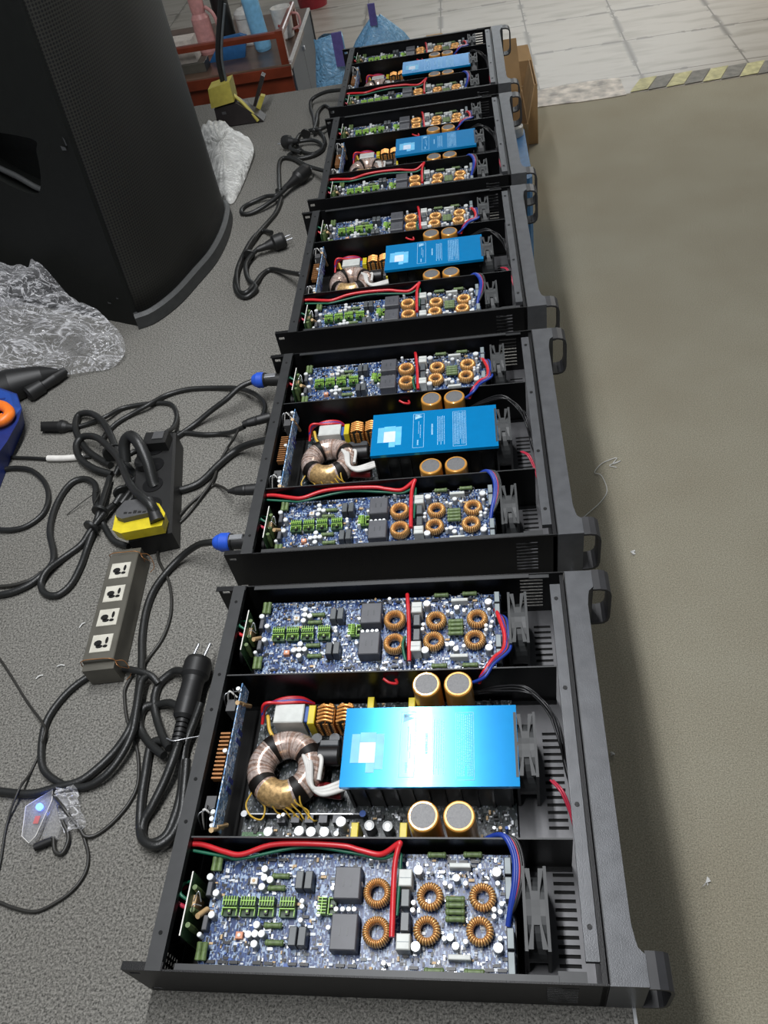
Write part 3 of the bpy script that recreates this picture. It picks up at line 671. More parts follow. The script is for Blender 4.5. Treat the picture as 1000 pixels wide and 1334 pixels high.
def board(A, dv):
    B = MB().box(.0425, .0085 + dv, .0560, .3705, .1270 + dv, .0576, 0, top=0)
    rnd = random.Random(11 + int(dv * 100))
    # rows of solder pads with printed outlines along both long edges
    b = B.build('circuit_board', ['blue_pcb'], A)
    def put(key, x, y, z=.0576, rz=0, n=None):
        o = bpy.data.objects.new(LIB[key].name.split('.')[0], LIB[key]); COL.objects.link(o); o.parent = b; o.location = (x, y + dv, z); o.rotation_euler = (0, 0, rz)
    def blk(name, mats, x0, y0, x1, y1, z1, z0=.0576, ch=.0008, top=None):
        m = MB().box(x0, y0 + dv, z0, x1, y1 + dv, z1, 0, ch, top); return m.build(name, mats, b)
    for x, y in ((.2292, .0838), (.2308, .0462)): put('coil_big', x, y, .0590)
    for x, y in ((.2848, .0815), (.2822, .0490), (.3393, .0818), (.3358, .0494)): put('coil', x, y, .0590, rnd.random() * 3)
    for (x0, y0, x1, y1) in ((.1836, .0750, .2115, .1075), (.1845, .0265, .2118, .0610)):
        m = MB().box(x0, y0 + dv, .0576, x1, y1 + dv, .0760, 0, .001)
        for q in range(2):
            cx, cy = (x0 + x1) / 2 + (q - .5) * .008, (y0 + y1) / 2
            m.box(cx - .0008, cy - .004 + dv, .0760, cx + .0008, cy + .004 + dv, .0762, 1)
        m.build('relay', ['relay_dark', 'film_grey_side'], b)
    for (x0, y0, x1, y1) in ((.2525, .0880, .2665, .1050), (.2528, .0280, .2668, .0430)):
        m = MB().box(x0, y0 + dv, .0576, x1, y1 + dv, .0780, 0, .001); m.box(x0 + .001, (y0 + y1) / 2 - .0006 + dv, .078, x1 - .001, (y0 + y1) / 2 + dv, .0783, 1)
        m.build('white_capacitor', ['relay_white', 'pad_grey'], b)
    for (x0, y0, x1, y1) in ((.2555, .0685, .2645, .0860), (.2560, .0455, .2650, .0635)):
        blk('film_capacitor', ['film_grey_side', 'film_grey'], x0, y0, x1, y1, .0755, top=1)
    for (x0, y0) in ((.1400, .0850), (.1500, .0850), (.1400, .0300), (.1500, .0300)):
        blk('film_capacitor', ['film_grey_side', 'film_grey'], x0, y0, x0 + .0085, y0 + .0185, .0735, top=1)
    for x in (.0700, .0900, .1105, .1335): put('comb', x, .0685)
    put('comb', .1758, .0700, .0576, PI / 2)
    for x, y in ((.0385 + .0045, .113), (.0445 + .0045, .113), (.0415 + .003, .024), (.0475 + .003, .024)): 
        m = MB().lathe((x - .001, y - .008 + dv, .063), (x, y + .009 + dv, .067), [(0, .0022), (.05, .0034), (.5, .0030), (.95, .0034), (1, .0022)], 0, 10); m.tube([(x - .001, y - .008 + dv, .063), (x - .001, y - .0095 + dv, .0576)], .0005, 1, 6, 1); m.build('resistor', ['resistor_green', 'silver'], b)
    for x, y in ((.1200, .1012), (.1170, .0888), (.1190, .0515), (.1230, .0350)): put('res', x, y)
    for y in (.0794, .0734, .0669, .0602): put('res', .3110, y, .0620)
    for x, y in ((.2910, .1243), (.3295, .1250), (.2900, .0130), (.3295, .0130)): put('res', x, y, .0600)
    for x, y in ((.1024, .1063), (.1032, .0974), (.1102, .0951), (.1022, .0878), (.0415, .0973), (.1029, .0501), (.1026, .0414), (.1098, .0416), (.1033, .0318), (.0954, .0407), (.0518, .0808), (.0515, .0588)): put('cap_m', x, y)
    for x, y in ((.0419, .0395), (.1486, .0744), (.1493, .0689), (.1495, .0555), (.1804, .0877), (.1799, .0492), (.1864, .0670), (.1933, .0671), (.1998, .0672), (.2057, .0673), (.2098, .0931), (.1679, .0615), (.1671, .0683), (.3004, .0941), (.3059, .0912), (.2678, .0747), (.2671, .0675), (.3507, .0696), (.3505, .0630), (.3586, .0750), (.3568, .0674), (.3215, .0392), (.3001, .0415), (.3552, .0949), (.3559, .0428), (.3219, .0944), (.2200, .1190), (.2400, .0180)): put('cap_s', x, y, .0590)
    for x, y in ((.2722, .1062), (.2718, .0328), (.3546, .1052), (.3538, .0336)): put('cap_l', x, y, .0560)
    for x, y in ((.3123, .0995), (.3062, .0425), (.3115, .0348)): put('cap_m', x, y)
    for (x0, y0) in ((.3048, .1100), (.3040, .0225)): blk('white_terminal', ['relay_white'], x0, y0, x0 + .0225, y0 + .0050, .0690)
    for (y0, y1) in ((.1020, .1195), (.0775, .1000), (.0320, .0515), (.0080, .0300)): blk('side_terminal', ['film_grey_side', 'pad_grey'], .3625, y0, .3700, y1, .0740, top=1)
    for (x, y) in ((.0905, .0955), (.0840, .0410)):
        m = MB().box(x - .004, y - .0035 + dv, .0576, x + .004, y + .0035 + dv, .0640, 0, .0006); m.cyl((x, y + dv, .064), (x, y + dv, .0646), .0018, 1, 10); m.build('trimmer', ['trimmer_orange', 'label_white'] if y < .06 else ['label_white', 'tan_part'], b)
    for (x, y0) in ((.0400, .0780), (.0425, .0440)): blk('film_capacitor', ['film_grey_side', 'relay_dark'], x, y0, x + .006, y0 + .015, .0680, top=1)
    m = MB().lathe((.043, .066 + dv, .062), (.039, .055 + dv, .076), [(0, .003), (1, .003)], 0, 8); m.build('resistor', 'tan_part', b)
    # the many tiny surface-mount pieces
    s_ = MB()
    zones = [(.062, .180, .011, .124, 300), (.180, .362, .010, .030, 110), (.180, .362, .108, .126, 80), (.255, .362, .028, .11, 130), (.044, .062, .03, .12, 30)]
    for (x0, x1, y0, y1, n) in zones:
        for _ in range(n):
            x, y = rnd.uniform(x0, x1), rnd.uniform(y0, y1) + dv
            a, c_ = rnd.choice(((.0008, .0016), (.0016, .0008), (.0011, .0022), (.0006, .0012), (.0022, .0011), (.0030, .0014), (.0009, .0009)))
            mi = rnd.choices((0, 1, 2, 3, 4, 5), (34, 26, 22, 7, 9, 8))[0]
            s_.box(x - a, y - c_, .0576, x + a, y + c_, .0576 + rnd.uniform(.0006, .0026), mi)
    for y in (.0118, .1235):
        x = .050
        while x < .360:
            if rnd.random() < .8: s_.cyl((x, y + dv, .0576), (x, y + dv, .0592), .0013, 1 if rnd.random() < .7 else 2, 8)
            x += .0050
        x = .052
        while x < .356:
            if rnd.random() < .45: s_.box(x, y + (.003 if y < .05 else -.006) + dv, .0576, x + .009, y + (.006 if y < .05 else -.003) + dv, .0605, 0)
            x += .0125
    for k in range(16): x = .27 + k * .0058; s_.lathe((x, .1050 + dv + .0 * k, .0576), (x, .1050 + dv, .066), [(0, .0010), (1, .0010)], 0 if k % 2 else 2, 6)
    o = s_.build('surface_components', ['smd_black', 'smd_white', 'silver', 'smd_blue', 'tan_part', 'film_grey'], b); o['kind'] = 'stuff'

def power_section(A):
    b = MB().box(.0480, .1385, .0120, .3780, .3360, .0136).build('power_board', ['black_pcb'], A)
    P = lambda mb, n, m: mb.build(n, m, b)
    # ring transformer with clear tape, four dark straps
    cx, cy, cz, R, tr, hz = .0995, .2350, .0365, .0322, .0168, .0200
    t = MB(); n = 144; seg = 16; V = []
    for i in range(n):
        a = 2 * PI * i / n; bmp = 1 if i % 2 else .975
        for k in range(seg):
            q = 2 * PI * k / seg; V.append((cx + (R + tr * bmp * math.cos(q)) * math.cos(a), cy + (R + tr * bmp * math.cos(q)) * math.sin(a), cz + hz * bmp * math.sin(q)))
    for i in range(n):
        j = (i + 1) % n; ang = 360 * i / n
        mi = 1 if 232 < ang < 292 else (0, 0, 2, 0, 2, 0, 0, 2)[(i * 5 + i // 7) % 8]
        fs = [(i * seg + k, i * seg + (k + 1) % seg, j * seg + (k + 1) % seg, j * seg + k) for k in range(seg)]
        for f in fs: t.f.append(list(f)); t.m.append(mi); t.s.append(True)
    t.v = V
    tt = t.build('toroidal_transformer', ['taped_winding', 'bare_winding', 'taped_winding_dark'], A)
    for a0 in (126, 30, 218, 305):
        s_ = MB(); V = []
        for i in range(5):
            a = math.radians(a0 - 8.5 + 17 * i / 4)
            for k in range(seg):
                q = 2 * PI * k / seg; V.append((cx + (R + (tr + .0007) * math.cos(q)) * math.cos(a), cy + (R + (tr + .0007) * math.cos(q)) * math.sin(a), cz + (hz + .0007) * math.sin(q)))
        s_.add(V, [(i * seg + k, i * seg + (k + 1) % seg, (i + 1) * seg + (k + 1) % seg, (i + 1) * seg + k) for i in range(4) for k in range(seg)], 0, True)
        s_.build('strap', 'dark_strap', tt)
    for q in range(7):
        x = .088 + q * .006
        MB().tube([(x, .200 + .001 * q, .052), (x + .001, .191, .044), (x + .006 + .004 * (q % 3), .184 + .002 * (q % 2), .030), (x + .014, .183 - .001 * q, .024), (x + .016, .180, .014)], .0011, 0, 6).build('lead', 'yellow_lead', tt)
    MB().tube([(.062, .205, .040), (.055, .192, .034), (.062, .180, .030), (.074, .178, .024), (.078, .190, .030), (.070, .198, .034)], .0012, 0, 6).build('lead', 'yellow_lead', tt)
    for q in range(3):
        e = q * .005
        MB().tube([(.122 + e, .250 - e, .052), (.131 + e * .5, .230, .056), (.135 + e * .4, .212 - e * .5, .052), (.150, .199 + e * .6, .048), (.172, .204 + e, .046), (.190, .214 + e, .044)], .0030, 0).build('lead', 'white_sleeve', tt)
    MB().tube([(.139, .250, .046), (.147, .240, .052), (.146, .215, .050)], .0028, 0).build('lead', 'white_sleeve', tt)
    MB().tube([(.064, .306, .036), (.070, .298, .052), (.074, .282, .050), (.080, .272, .048)], .0024, 0).build('lead', 'yellow_lead', tt)
    for q, cn in enumerate(('red_wire', 'pink_wire', 'blue_wire', 'red_wire')):
        P(MB().tube([(.056, .300 + q * .002, .030), (.062, .316, .044 + q * .003), (.084, .325 - q * .002, .050), (.108, .328 - q * .002, .046), (.122, .328, .030)], .0022, 0), 'wire', cn)
    P(MB().box(.0760, .2920, .0136, .1150, .3180, .0490, 0, .0012), 'supply_relay', 'relay_white')
    P(MB().box(.1145, .2960, .0136, .1200, .3180, .0420, 0, .0008), 'blue_capacitor', 'smd_blue')
    P(MB().box(.1215, .2890, .0136, .1305, .3150, .0500, 0, .0008), 'yellow_capacitor', 'yellow_part')
    for x0, w_ in ((.1450, .0100), (.1700, .0100)):
        m = MB()
        for k in range(7):
            z = .020 + k * .0045
            m.tube([(x0 - w_ + .001, .288, z), (x0 - w_ + .001, .311, z + .002), (x0 - .002, .314, z + .002), (x0 - .002, .288, z)], .0021, 0, 6, 3)
            m.tube([(x0 + w_ - .001, .288, z), (x0 + w_ - .001, .311, z + .002), (x0 + .002, .314, z + .002), (x0 + .002, .288, z)], .0021, 0, 6, 3)
        m.box(x0 - w_, .289, .0136, x0 - .001, .311, .052, 1); m.box(x0 + .001, .289, .0136, x0 + w_, .311, .052, 1)
        for k in range(5): m.tube([(x0 - w_, .290 + k * .005, .0525), (x0, .2915 + k * .005, .0550), (x0 + w_, .290 + k * .005, .0525)], .0019, 0, 6, 3)
        P(m, 'choke', ['copper_wire', 'core_black'])
    for x in (.1330, .1560): P(MB().lathe((x, .276, .0136), (x, .276, .036), [(0, .0075), (.9, .0075), (.95, .0068), (1, .0068)], 0, 18, [0, 0, 1, 1]), 'electrolytic_capacitor', ['smd_black', 'film_grey_side'])
    P(MB().lathe((.140, .250, .040), (.166, .250, .040), [(0, .011), (.04, .012), (.96, .012), (1, .011)], 0, 20), 'electrolytic_capacitor', 'smd_black')
    P(MB().box(.140, .262, .0136, .164, .270, .044, 0, .001), 'terminal_block', 'film_grey_side')
    P(MB().box(.168, .250, .0136, .179, .284, .040, 0, .001), 'bridge_rectifier', 'relay_dark')
    P(MB().lathe((.136, .214, .030), (.172, .208, .030), [(0, .008), (.1, .009), (.9, .009), (1, .008)], 0, 18), 'red_capacitor', 'dark_red_part')
    for (x0, y0) in ((.1890, .1465), (.2455, .1465), (.2490, .3060), (.1960, .3080), (.1750, .2380)): P(MB().box(x0, y0, .0136, x0 + .0085, y0 + .0210, .0430, 0, .0008), 'yellow_capacitor', 'yellow_part')
    for x, y, r in ((.0877, .160, .0058), (.1252, .161, .0060), (.1395, .160, .0060), (.1555, .160, .0060), (.1742, .172, .0062), (.170, .158, .0030), (.164, .150, .0026), (.076, .152, .0028), (.098, .178, .0026), (.103, .180, .0024)):
        P(MB().lathe((x, y, .0136), (x, y, .034), [(0, r), (.9, r), (.95, r * .93), (1, r * .93)], 0, 16, [1, 0, 0, 0]), 'electrolytic_capacitor', ['white_cap', 'cap_sleeve'])
    for x, y in ((.2081, .168), (.2296, .167)): P(MB().lathe((x, y, .0136), (x, y, .034), [(0, .0065), (.9, .0065), (.95, .0060), (1, .0030)], 0, 16, [0, 0, 1, 1]), 'electrolytic_capacitor', ['smd_black', 'white_cap'])
    m = MB().box(.050, .1830, .0136, .200, .1846, .0260, 0)
    for k in range(5): m.box(.094 + k * .017, .1740, .0136, .104 + k * .017, .1830, .0250, 0, top=1)
    m.cyl((.052, .1838, .026), (.052, .1838, .0275), .004, 2, 12); m.cyl((.198, .1838, .026), (.198, .1838, .0275), .004, 3, 12)
    m.box(.050, .146, .0136, .078, .166, .016, 4)
    m.box(.050, .1832, .0260, .200, .1845, .0264, 2)
    P(m, 'rectifier_bracket', ['smd_black', 'relay_dark', 'silver', 'smd_blue', 'green_board'])
    for (x, y) in ((.2765, .3213), (.3155, .3207), (.2772, .1587), (.3165, .1585)):
        m = MB().lathe((x, y, .0136), (x, y, .0850), [(0, .0176), (.95, .0176), (.985, .0172), (1, .0158), (1.0, .0140), (.992, .0138)], 0, 32, [0, 0, 0, 0, 1, 1])
        for k in range(3):
            a = 2 * PI * k / 3 + 1.2; m.add([(x + .006 * math.cos(a + .2), y + .006 * math.sin(a + .2), .08462), (x + .0115 * math.cos(a), y + .0115 * math.sin(a), .08462), (x + .0115 * math.cos(a + .05), y + .0115 * math.sin(a + .05), .08462)], [(0, 1, 2)], 2)
        m.build('filter_capacitor', ['gold_sleeve', 'cap_top', 'relay_dark'], A)
    # heatsink fins under the blue cover, small parts by the board end
    m = MB()
    for k in range(11): m.box(.184 + k * .0185, .1960, .0136, .1875 + k * .0185, .2850, .075)
    m.box(.1815, .1945, .070, .382, .2870, .0830); m.box(.184, .1985, .0136, .375, .283, .070)
    m.build('heatsink', 'black_inside', A)
    rnd = random.Random(3); s_ = MB()
    for (x0, x1, y0, y1, n) in ((.052, .20, .142, .18, 110), (.335, .375, .142, .19, 60), (.18, .34, .142, .156, 50), (.05, .18, .305, .335, 70), (.18, .375, .318, .334, 60), (.205, .34, .18, .19, 50)):
        for _ in range(n):
            x, y = rnd.uniform(x0, x1), rnd.uniform(y0, y1); a, c_ = rnd.choice(((.0008, .0016), (.0016, .0008), (.0022, .0011), (.0012, .0024)))
            s_.box(x - a, y - c_, .0136, x + a, y + c_, .0136 + rnd.uniform(.001, .006), rnd.choices((0, 1, 2, 3), (50, 16, 24, 10))[0])
    o = s_.build('surface_components', ['smd_black', 'smd_white', 'silver', 'tan_part'], b); o['kind'] = 'stuff'
    for q in range(3): P(MB().lathe((.352 + q * .007, .160, .0136), (.352 + q * .007, .163, .040), [(0, .002), (1, .002)], 0, 8), 'resistor', ['silver', 'tan_part', 'smd_blue'][q])
    # blue anodised cover
    m = MB(); x0, x1, y0, y1, zt, th = .1800, .3836, .1912, .2903, .0847, .0015
    m.box(x0, y0, zt - th, x1, y1, zt, 0)
    m.box(x0, y0, zt - .0055, x1, y0 + th, zt - th, 0); m.box(x0, y1 - th, zt - .0055, x1, y1, zt - th, 0)
    cov = m.build('blue_cover', 'blue_anodised', A)
    z = zt + .0001
    L = MB()
    def bar(x, ya, yb, w_=.0006, mi=0): L.box(x - w_ / 2, ya, zt, x + w_ / 2, yb, zt + .00012, mi)
    def rect(xa, xb, ya, yb, w_=.0006):
        bar(xa, ya, yb, w_); bar(xb, ya, yb, w_); L.box(xa, ya, zt, xb, ya + w_, zt + .00012); L.box(xa, yb - w_, zt, xb, yb, zt + .00012)
    rr = random.Random(5)
    def textcol(x, ya, yb, w_=.0009, mi=0):
        y = ya
        while y < yb - .001:
            l = rr.uniform(.0008, .0034); L.box(x - w_ / 2, y, zt, x + w_ / 2, min(y + l, yb), zt + .00012, mi); y += l + .0008
    rect(.3128, .3336, .1985, .2820)
    for k in range(8): textcol(.3152 + k * .0023, .203 + .012 * (k % 5 == 4), .2795)
    rect(.2480, .2655, .2020, .2840)
    L.prism([(.2510, .2760), (.2625, .2700 + .0105), (.2510, .2700 + .0118)], 2, zt, zt + .00012); L.prism([(.2508, .2700), (.2632, .2755), (.2508, .2810)], 2, zt, zt + .00012)
    textcol(.2570, .2350, .2660); textcol(.2600, .2250, .2560); textcol(.2560, .2080, .2200, .0022)
    textcol(.2790, .2300, .2560, .0026)
    for k in range(5): textcol(.2880 + k * .0027, .2050 + .008 * (k % 2), .2740)
    L.build('printed_label', 'soft_print', cov)
    S = MB(); S.box(.2000, .2200, zt, .2190, .2455, zt + .0003, 0); S.box(.1900, .2200, zt, .1998, .2560, zt + .0003, 1); S.box(.2192, .2120, zt, .2290, .2560, zt + .0003, 1); S.box(.2090, .2080, zt, .2190, .2198, zt + .0003, 1); S.box(.2000, .2457, zt, .2190, .2580, zt + .0003, 1)
    S.build('sticker', ['pale_sticker', 'sticker_cyan'], cov)

POSES = [(-.38717, .18677, -.01684), (-.37992, .72799, -.00285), (-.38042, 1.27966, .00575), (-.37699, 1.81756, .00823), (-.37890, 2.37386, -.00385)]
LABELS = ['open black rack amplifier nearest the camera, white glare across its blue cover',
          'second open rack amplifier from the front, two blue-tipped cables plugged into its rear',
          'third of the five open rack amplifiers, the middle one of the row',
          'fourth open rack amplifier from the front, with one open amplifier beyond it',
          'farthest open rack amplifier, at the far end of the row by the blue plastic bags']
amp = amp_build(LABELS[0])
cmap = {}
for o in list(COL.objects):
    if o.parent is not None: cmap.setdefault(o.parent.name, []).append(o)
for i, (x, y, a) in enumerate(POSES):
    o = amp if i == 0 else tree_copy(amp, cmap)
    o['label'] = LABELS[i]; o.location = (x, y, TZ); o.rotation_euler = (0, 0, a)

# ================================================================== cables and connectors on the table (metres, table top = 0)
def mm(p): return (p[0] / 1000, p[1] / 1000, p[2] / 1000)
def cable(key, name, label, cat='cable', m='cord_black', group=None, seg=10):
    r, pts = C[key]
    return MB().tube([mm(p) for p in pts], r, 0, seg, 7).top(name, m, label, cat, group)
def ptop(key, i): return mm(C[key][i])
def tie(o, c, ax, r, name='cable_tie', m='cord_black'):
    child_on(o, MB().lathe(Vector(c) - Vector(ax).normalized() * .003, Vector(c) + Vector(ax).normalized() * .003, [(0, r), (.2, r * 1.06), (.8, r * 1.06), (1, r)], 0, 16), name, m)

for key, pk, lab in (('speakon_far', 'sp_far', 'thick black speaker cable with blue connector at the second amplifier, beside the black power strip'),
                     ('speakon_near', 'sp_near', 'long black speaker cable from lower blue connector past the metal outlet strip')):
    o = cable(key, 'speaker_cable', lab, m='cord_black')
    a, bq, cq = [mm(p) for p in C[pk]]
    child_on(o, MB().lathe(a, bq, [(0, .0118), (.85, .0118), (.9, .0135), (1, .0135)], 0, 20), 'connector_body', 'rubber_black')
    d = (Vector(cq) - Vector(bq))
    child_on(o, MB().lathe(bq, cq, [(0, .0138), (.08, .0150), (.55, .0150), (.62, .0138), (.85, .0115), (1, .0085)], 0, 20), 'connector_nut', 'blue_plug')
    child_on(o, MB().box(a[0] - .030, a[1] - .004, a[2] + .009, a[0] - .008, a[1] + .006, a[2] + .0135, 0, .001), 'latch', 'silver')

o = cable('iec_lead', 'power_lead', 'black power lead with loose IEC appliance plug lying left of the tangled cords')
a, bq, cq = [mm(p) for p in C['iec_plug']]
dv = (Vector(cq) - Vector(a)).normalized()
m = MB().lathe(a, bq, [(0, .0135), (1, .0145)], 0, 4, sx=1.0); m.lathe(bq, cq, [(0, .0140), (.3, .0125), (.5, .0085), (1, .0052)], 0, 12)
child_on(o, m, 'appliance_plug', 'rubber_black')
# its other end: flat plug pressed into the strip
e = mm(C['iec_lead'][1][-1])
m = MB().box(e[0] - .030, e[1] - .014, .044, e[0] + .014, e[1] + .016, .068, 0, .004); m.box(e[0] - .010, e[1] - .009, .068, e[0] + .010, e[1] + .010, .0705, 1)
child_on(o, m, 'mains_plug', ['rubber_black', 'plug_grey'])

o = cable('arc_lead', 'appliance_lead', 'black lead arching over the carpet to a connector at the second amplifier')
a, bq, cq = [mm(p) for p in C['xlrA']]
child_on(o, MB().lathe(a, cq, [(0, .0088), (.45, .0088), (.5, .0080), (.55, .0088), (.8, .0075), (1, .0050)], 0, 16), 'connector', 'rubber_black')
o = cable('adapter_lead', 'strip_lead', 'black lead running along the carpet under the arched lead to the power strip')
o = cable('thin_lead', 'thin_cable', 'thin dark cable wandering past the metal outlet strip to the small clear gadget', m='cord_thin', seg=8)
o = cable('xlr_lead', 'audio_cable', 'thin black audio cable with cone-shaped connector below the thick cord at the second amplifier', m='cord_thin', seg=8)
a, bq, cq = [mm(p) for p in C['xlrB']]
child_on(o, MB().lathe(a, cq, [(0, .0095), (.42, .0095), (.45, .0088), (.5, .0094), (.75, .0075), (1, .0030)], 0, 16), 'connector', 'rubber_black')
o = cable('thick_cord', 'mains_cable', 'thick black power cord from the second amplifier looping into tied coils over the power strip', group='black power cords')
tie(o, (-.700, 1.049, .026), (.5, -.8, 0), .018)
o = cable('yellow_plug_cord', 'thick_black_cord', 'thick black cord bending down into the grey and yellow plug')
Y = [mm(p) for p in C['yplug']]
def ring_prism(lo, hi, z0, z1, mi=0):
    m = MB(); n = len(lo); m.add([(p[0], p[1], z0) for p in lo] + [(p[0], p[1], z1) for p in hi], [(i, (i + 1) % n, n + (i + 1) % n, n + i) for i in range(n)] + [tuple(range(n))[::-1], tuple(range(n, 2 * n))], mi); return m
ptop_ = [(-.604, .868), (-.575, .870), (-.552, .860), (-.542, .850), (-.542, .840), (-.598, .828), (-.610, .834), (-.613, .848)]
pbot_ = [(-.606, .872), (-.575, .876), (-.549, .864), (-.534, .843), (-.533, .818), (-.597, .808), (-.613, .816), (-.617, .845)]
child_on(o, ring_prism([(p[0], p[1]) for p in ptop_], ptop_, .0600, .078), 'plug_body', 'plug_grey')
child_on(o, ring_prism([(p[0] * 1.0, p[1]) for p in pbot_], [(q[0] + (q[0] + .575) * .04, q[1] + (q[1] - .845) * .06) for q in pbot_], .0475, .0680), 'yellow_band', 'plug_yellow')
m = MB()
for k, l in enumerate((.004, .003, .006, .004, .003)): m.box(-.598 + k * .008, .838, .078, -.5925 + k * .008, .838 + l, .0786)
m.box(-.556, .846, .078, -.550, .852, .0786).box(-.552, .836, .078, -.548, .840, .0786); child_on(o, m, 'embossed_mark', 'rubber_black')
e = mm(C['yellow_plug_cord'][1][-1])
child_on(o, MB().lathe((e[0] - .012, e[1] + .022, .088), (e[0] + .004, e[1] - .012, .070), [(0, .0078), (.5, .0090), (1, .0120)], 0, 14), 'strain_relief', 'rubber_black')

cable('bundle_arc', 'extension_cord', 'black extension cord making the outer arc left of the metal outlet strip')
o = cable('bundle_loop', 'tied_cable', 'black cord folded in a long loop and tied, just left of the metal outlet strip')
for c_, ax in (((-.684, .905, .020), (.1, 1, 0)), ((-.690, .870, .018), (.4, 1, 0)), ((-.655, .945, .022), (-.6, 1, 0))): tie(o, c_, ax, .014)
child_on(o, MB().tube([(-.70, .92, .022), (-.70, .955, .02), (-.73, .945, .01), (-.76, .92, .002)], .0009, 0, 6), 'loose_tie_end', 'cord_thin')
m = MB()
for q in range(3): m.tube([(-.665 + q * .012, .925, .014), (-.650 + q * .014, .960, .020), (-.640 + q * .013, .985, .018), (-.650 + q * .012, 1.000, .008)], .0062, 0, 10)
m.top('short_cable', 'cord_black', 'short folded black cord strands tucked left of the power strip', 'cable')
cable('left_loop', 'looped_cable', 'black cable curling in a half circle at the left edge below the white sleeve')
o = cable('sleeved', 'sleeved_cable', 'thin black cable with a white paper sleeve around it')
sp = [mm(p) for p in C['sleeved'][1]]
child_on(o, MB().tube([(p[0], p[1], .0062) for p in (sp[4], sp[5], sp[6])], .0062, 0, 12), 'white_sleeve', 'label_white')
cable('left_lead', 'side_lead', 'thin black lead entering from the left edge beneath the extension cord arc', m='cord_thin')
cable('coil_lead', 'coiled_cable', 'black cable laid in one large ring below the metal outlet strip')
cable('thin_left', 'thin_wire', 'very thin dark wire crossing the carpet at the far left of the ring of cable', m='cord_thin', seg=6)
cable('bottom_arc', 'curved_wire', 'thin black wire curving from the clear gadget to the lower left edge', m='cord_thin', seg=6)
# short thick plug tail over the strip
o = MB().tube([mm(p) for p in C['cabletie']], .0100, 0, 12).top('plug_tail', 'cord_black', 'short fat bent cord stub standing in the middle of the black power strip', 'cable')
child_on(o, MB().lathe((-.612, .985, .0455), (-.614, .985, .062), [(0, .016), (.7, .0155), (1, .012)], 0, 16), 'plug_head', 'rubber_black')

# folded power cord with plug behind the nearest amplifier
f = MB()
for k in ('front_a', 'front_b', 'front_c', 'front_d'): f.tube([mm(p) for p in C[k][1]], C[k][0], 0, 10, 7)
o = f.top('folded_power_cord', 'cord_black', 'thick black power cord folded and tied, its plug pointing up beside the nearest amplifier', 'cable', 'black power cords')
a, bq, cq, dq = [mm(p) for p in C['plug_front']]
pl = child_on(o, MB().lathe((-.437, .592, .024), (-.441, .500, .022), [(0, .0175), (.06, .0195), (.28, .0200), (.34, .0160), (.42, .0150), (.7, .0160), (.95, .0145), (1, .011)], 0, 18), 'mains_plug', 'rubber_black')
m = MB()
for k in range(5): m.lathe((-.441, .499 - k * .007, .022), (-.441, .4945 - k * .007, .022), [(0, .0092), (1, .0088)], 0, 14)
m.cyl((-.441, .50, .022), (-.441, .462, .022), .0062, 0, 12)
m.build('strain_relief', 'rubber_black', pl)
m = MB()
for q in (-.008, .009): m.cyl((-.437 + q, .592, .030), (-.431 + q, .613, .032), .0022, 0, 8)
pr = child_on(o, m, 'prongs', 'silver')
child_on(o, MB().tube([(-.452, .468, .034), (-.440, .463, .036), (-.425, .468, .032), (-.408, .474, .026)], .0009, 0, 6), 'wire_tie', 'silver')
fix = [c for c in COL.objects if c.name.startswith('strain_relief') and c.parent == pl]
for c in fix: c.location = [-t for t in o['_b']]

def plug_round(o, p0, p1, prong=True):
    p0, p1 = Vector(p0), Vector(p1)
    pl = child_on(o, MB().lathe(p0, p1, [(0, .0065), (.3, .0090), (.55, .0135), (.62, .0185), (.9, .0190), (1, .0175)], 0, 18), 'mains_plug', 'rubber_black')
    d = (p1 - p0).normalized(); s_ = d.cross(Vector((0, 0, 1))).normalized()
    m = MB()
    for q in (-.0095, .0095): m.cyl(p1 + s_ * q, p1 + s_ * q + d * .017, .0023, 0, 8)
    child_on(o, m, 'prongs', 'silver')
f = MB()
for k in ('far3', 'far4b'): f.tube([mm(p) for p in C[k][1]], C[k][0], 0, 10, 7)
o = f.top('looped_power_cord', 'cord_black', 'black power cord in narrow loops with a round plug, behind the third amplifier', 'cable', 'black power cords')
plug_round(o, (-.535, 1.745, .020), (-.470, 1.776, .022)); tie(o, (-.555, 1.735, .014), (.1, 1, 0), .014)
o = cable('far4', 'bent_power_cord', 'black power cord with upright plug and side loop, behind the fourth amplifier', group='black power cords')
plug_round(o, (-.512, 2.040, .022), (-.455, 2.135, .026)); tie(o, (-.522, 2.040, .016), (.6, .6, 0), .013)
o = cable('far5', 'coiled_power_cord', 'black power cord bunched in a tight coil behind the farthest amplifier', group='black power cords')
plug_round(o, (-.500, 2.330, .028), (-.548, 2.352, .022)); tie(o, (-.490, 2.40, .018), (.2, 1, 0), .014)
o = MB().tube([(-.50, 2.315, .010), (-.53, 2.29, .008), (-.50, 2.26, .008), (-.45, 2.27, .008), (-.43, 2.31, .010), (-.46, 2.35, .016), (-.51, 2.35, .018), (-.525, 2.31, .020), (-.49, 2.275, .016)], .0056, 0, 10, 7)
child_name = child_on(bpy.data.objects['coiled_power_cord'], o, 'cord_coil', 'cord_black')

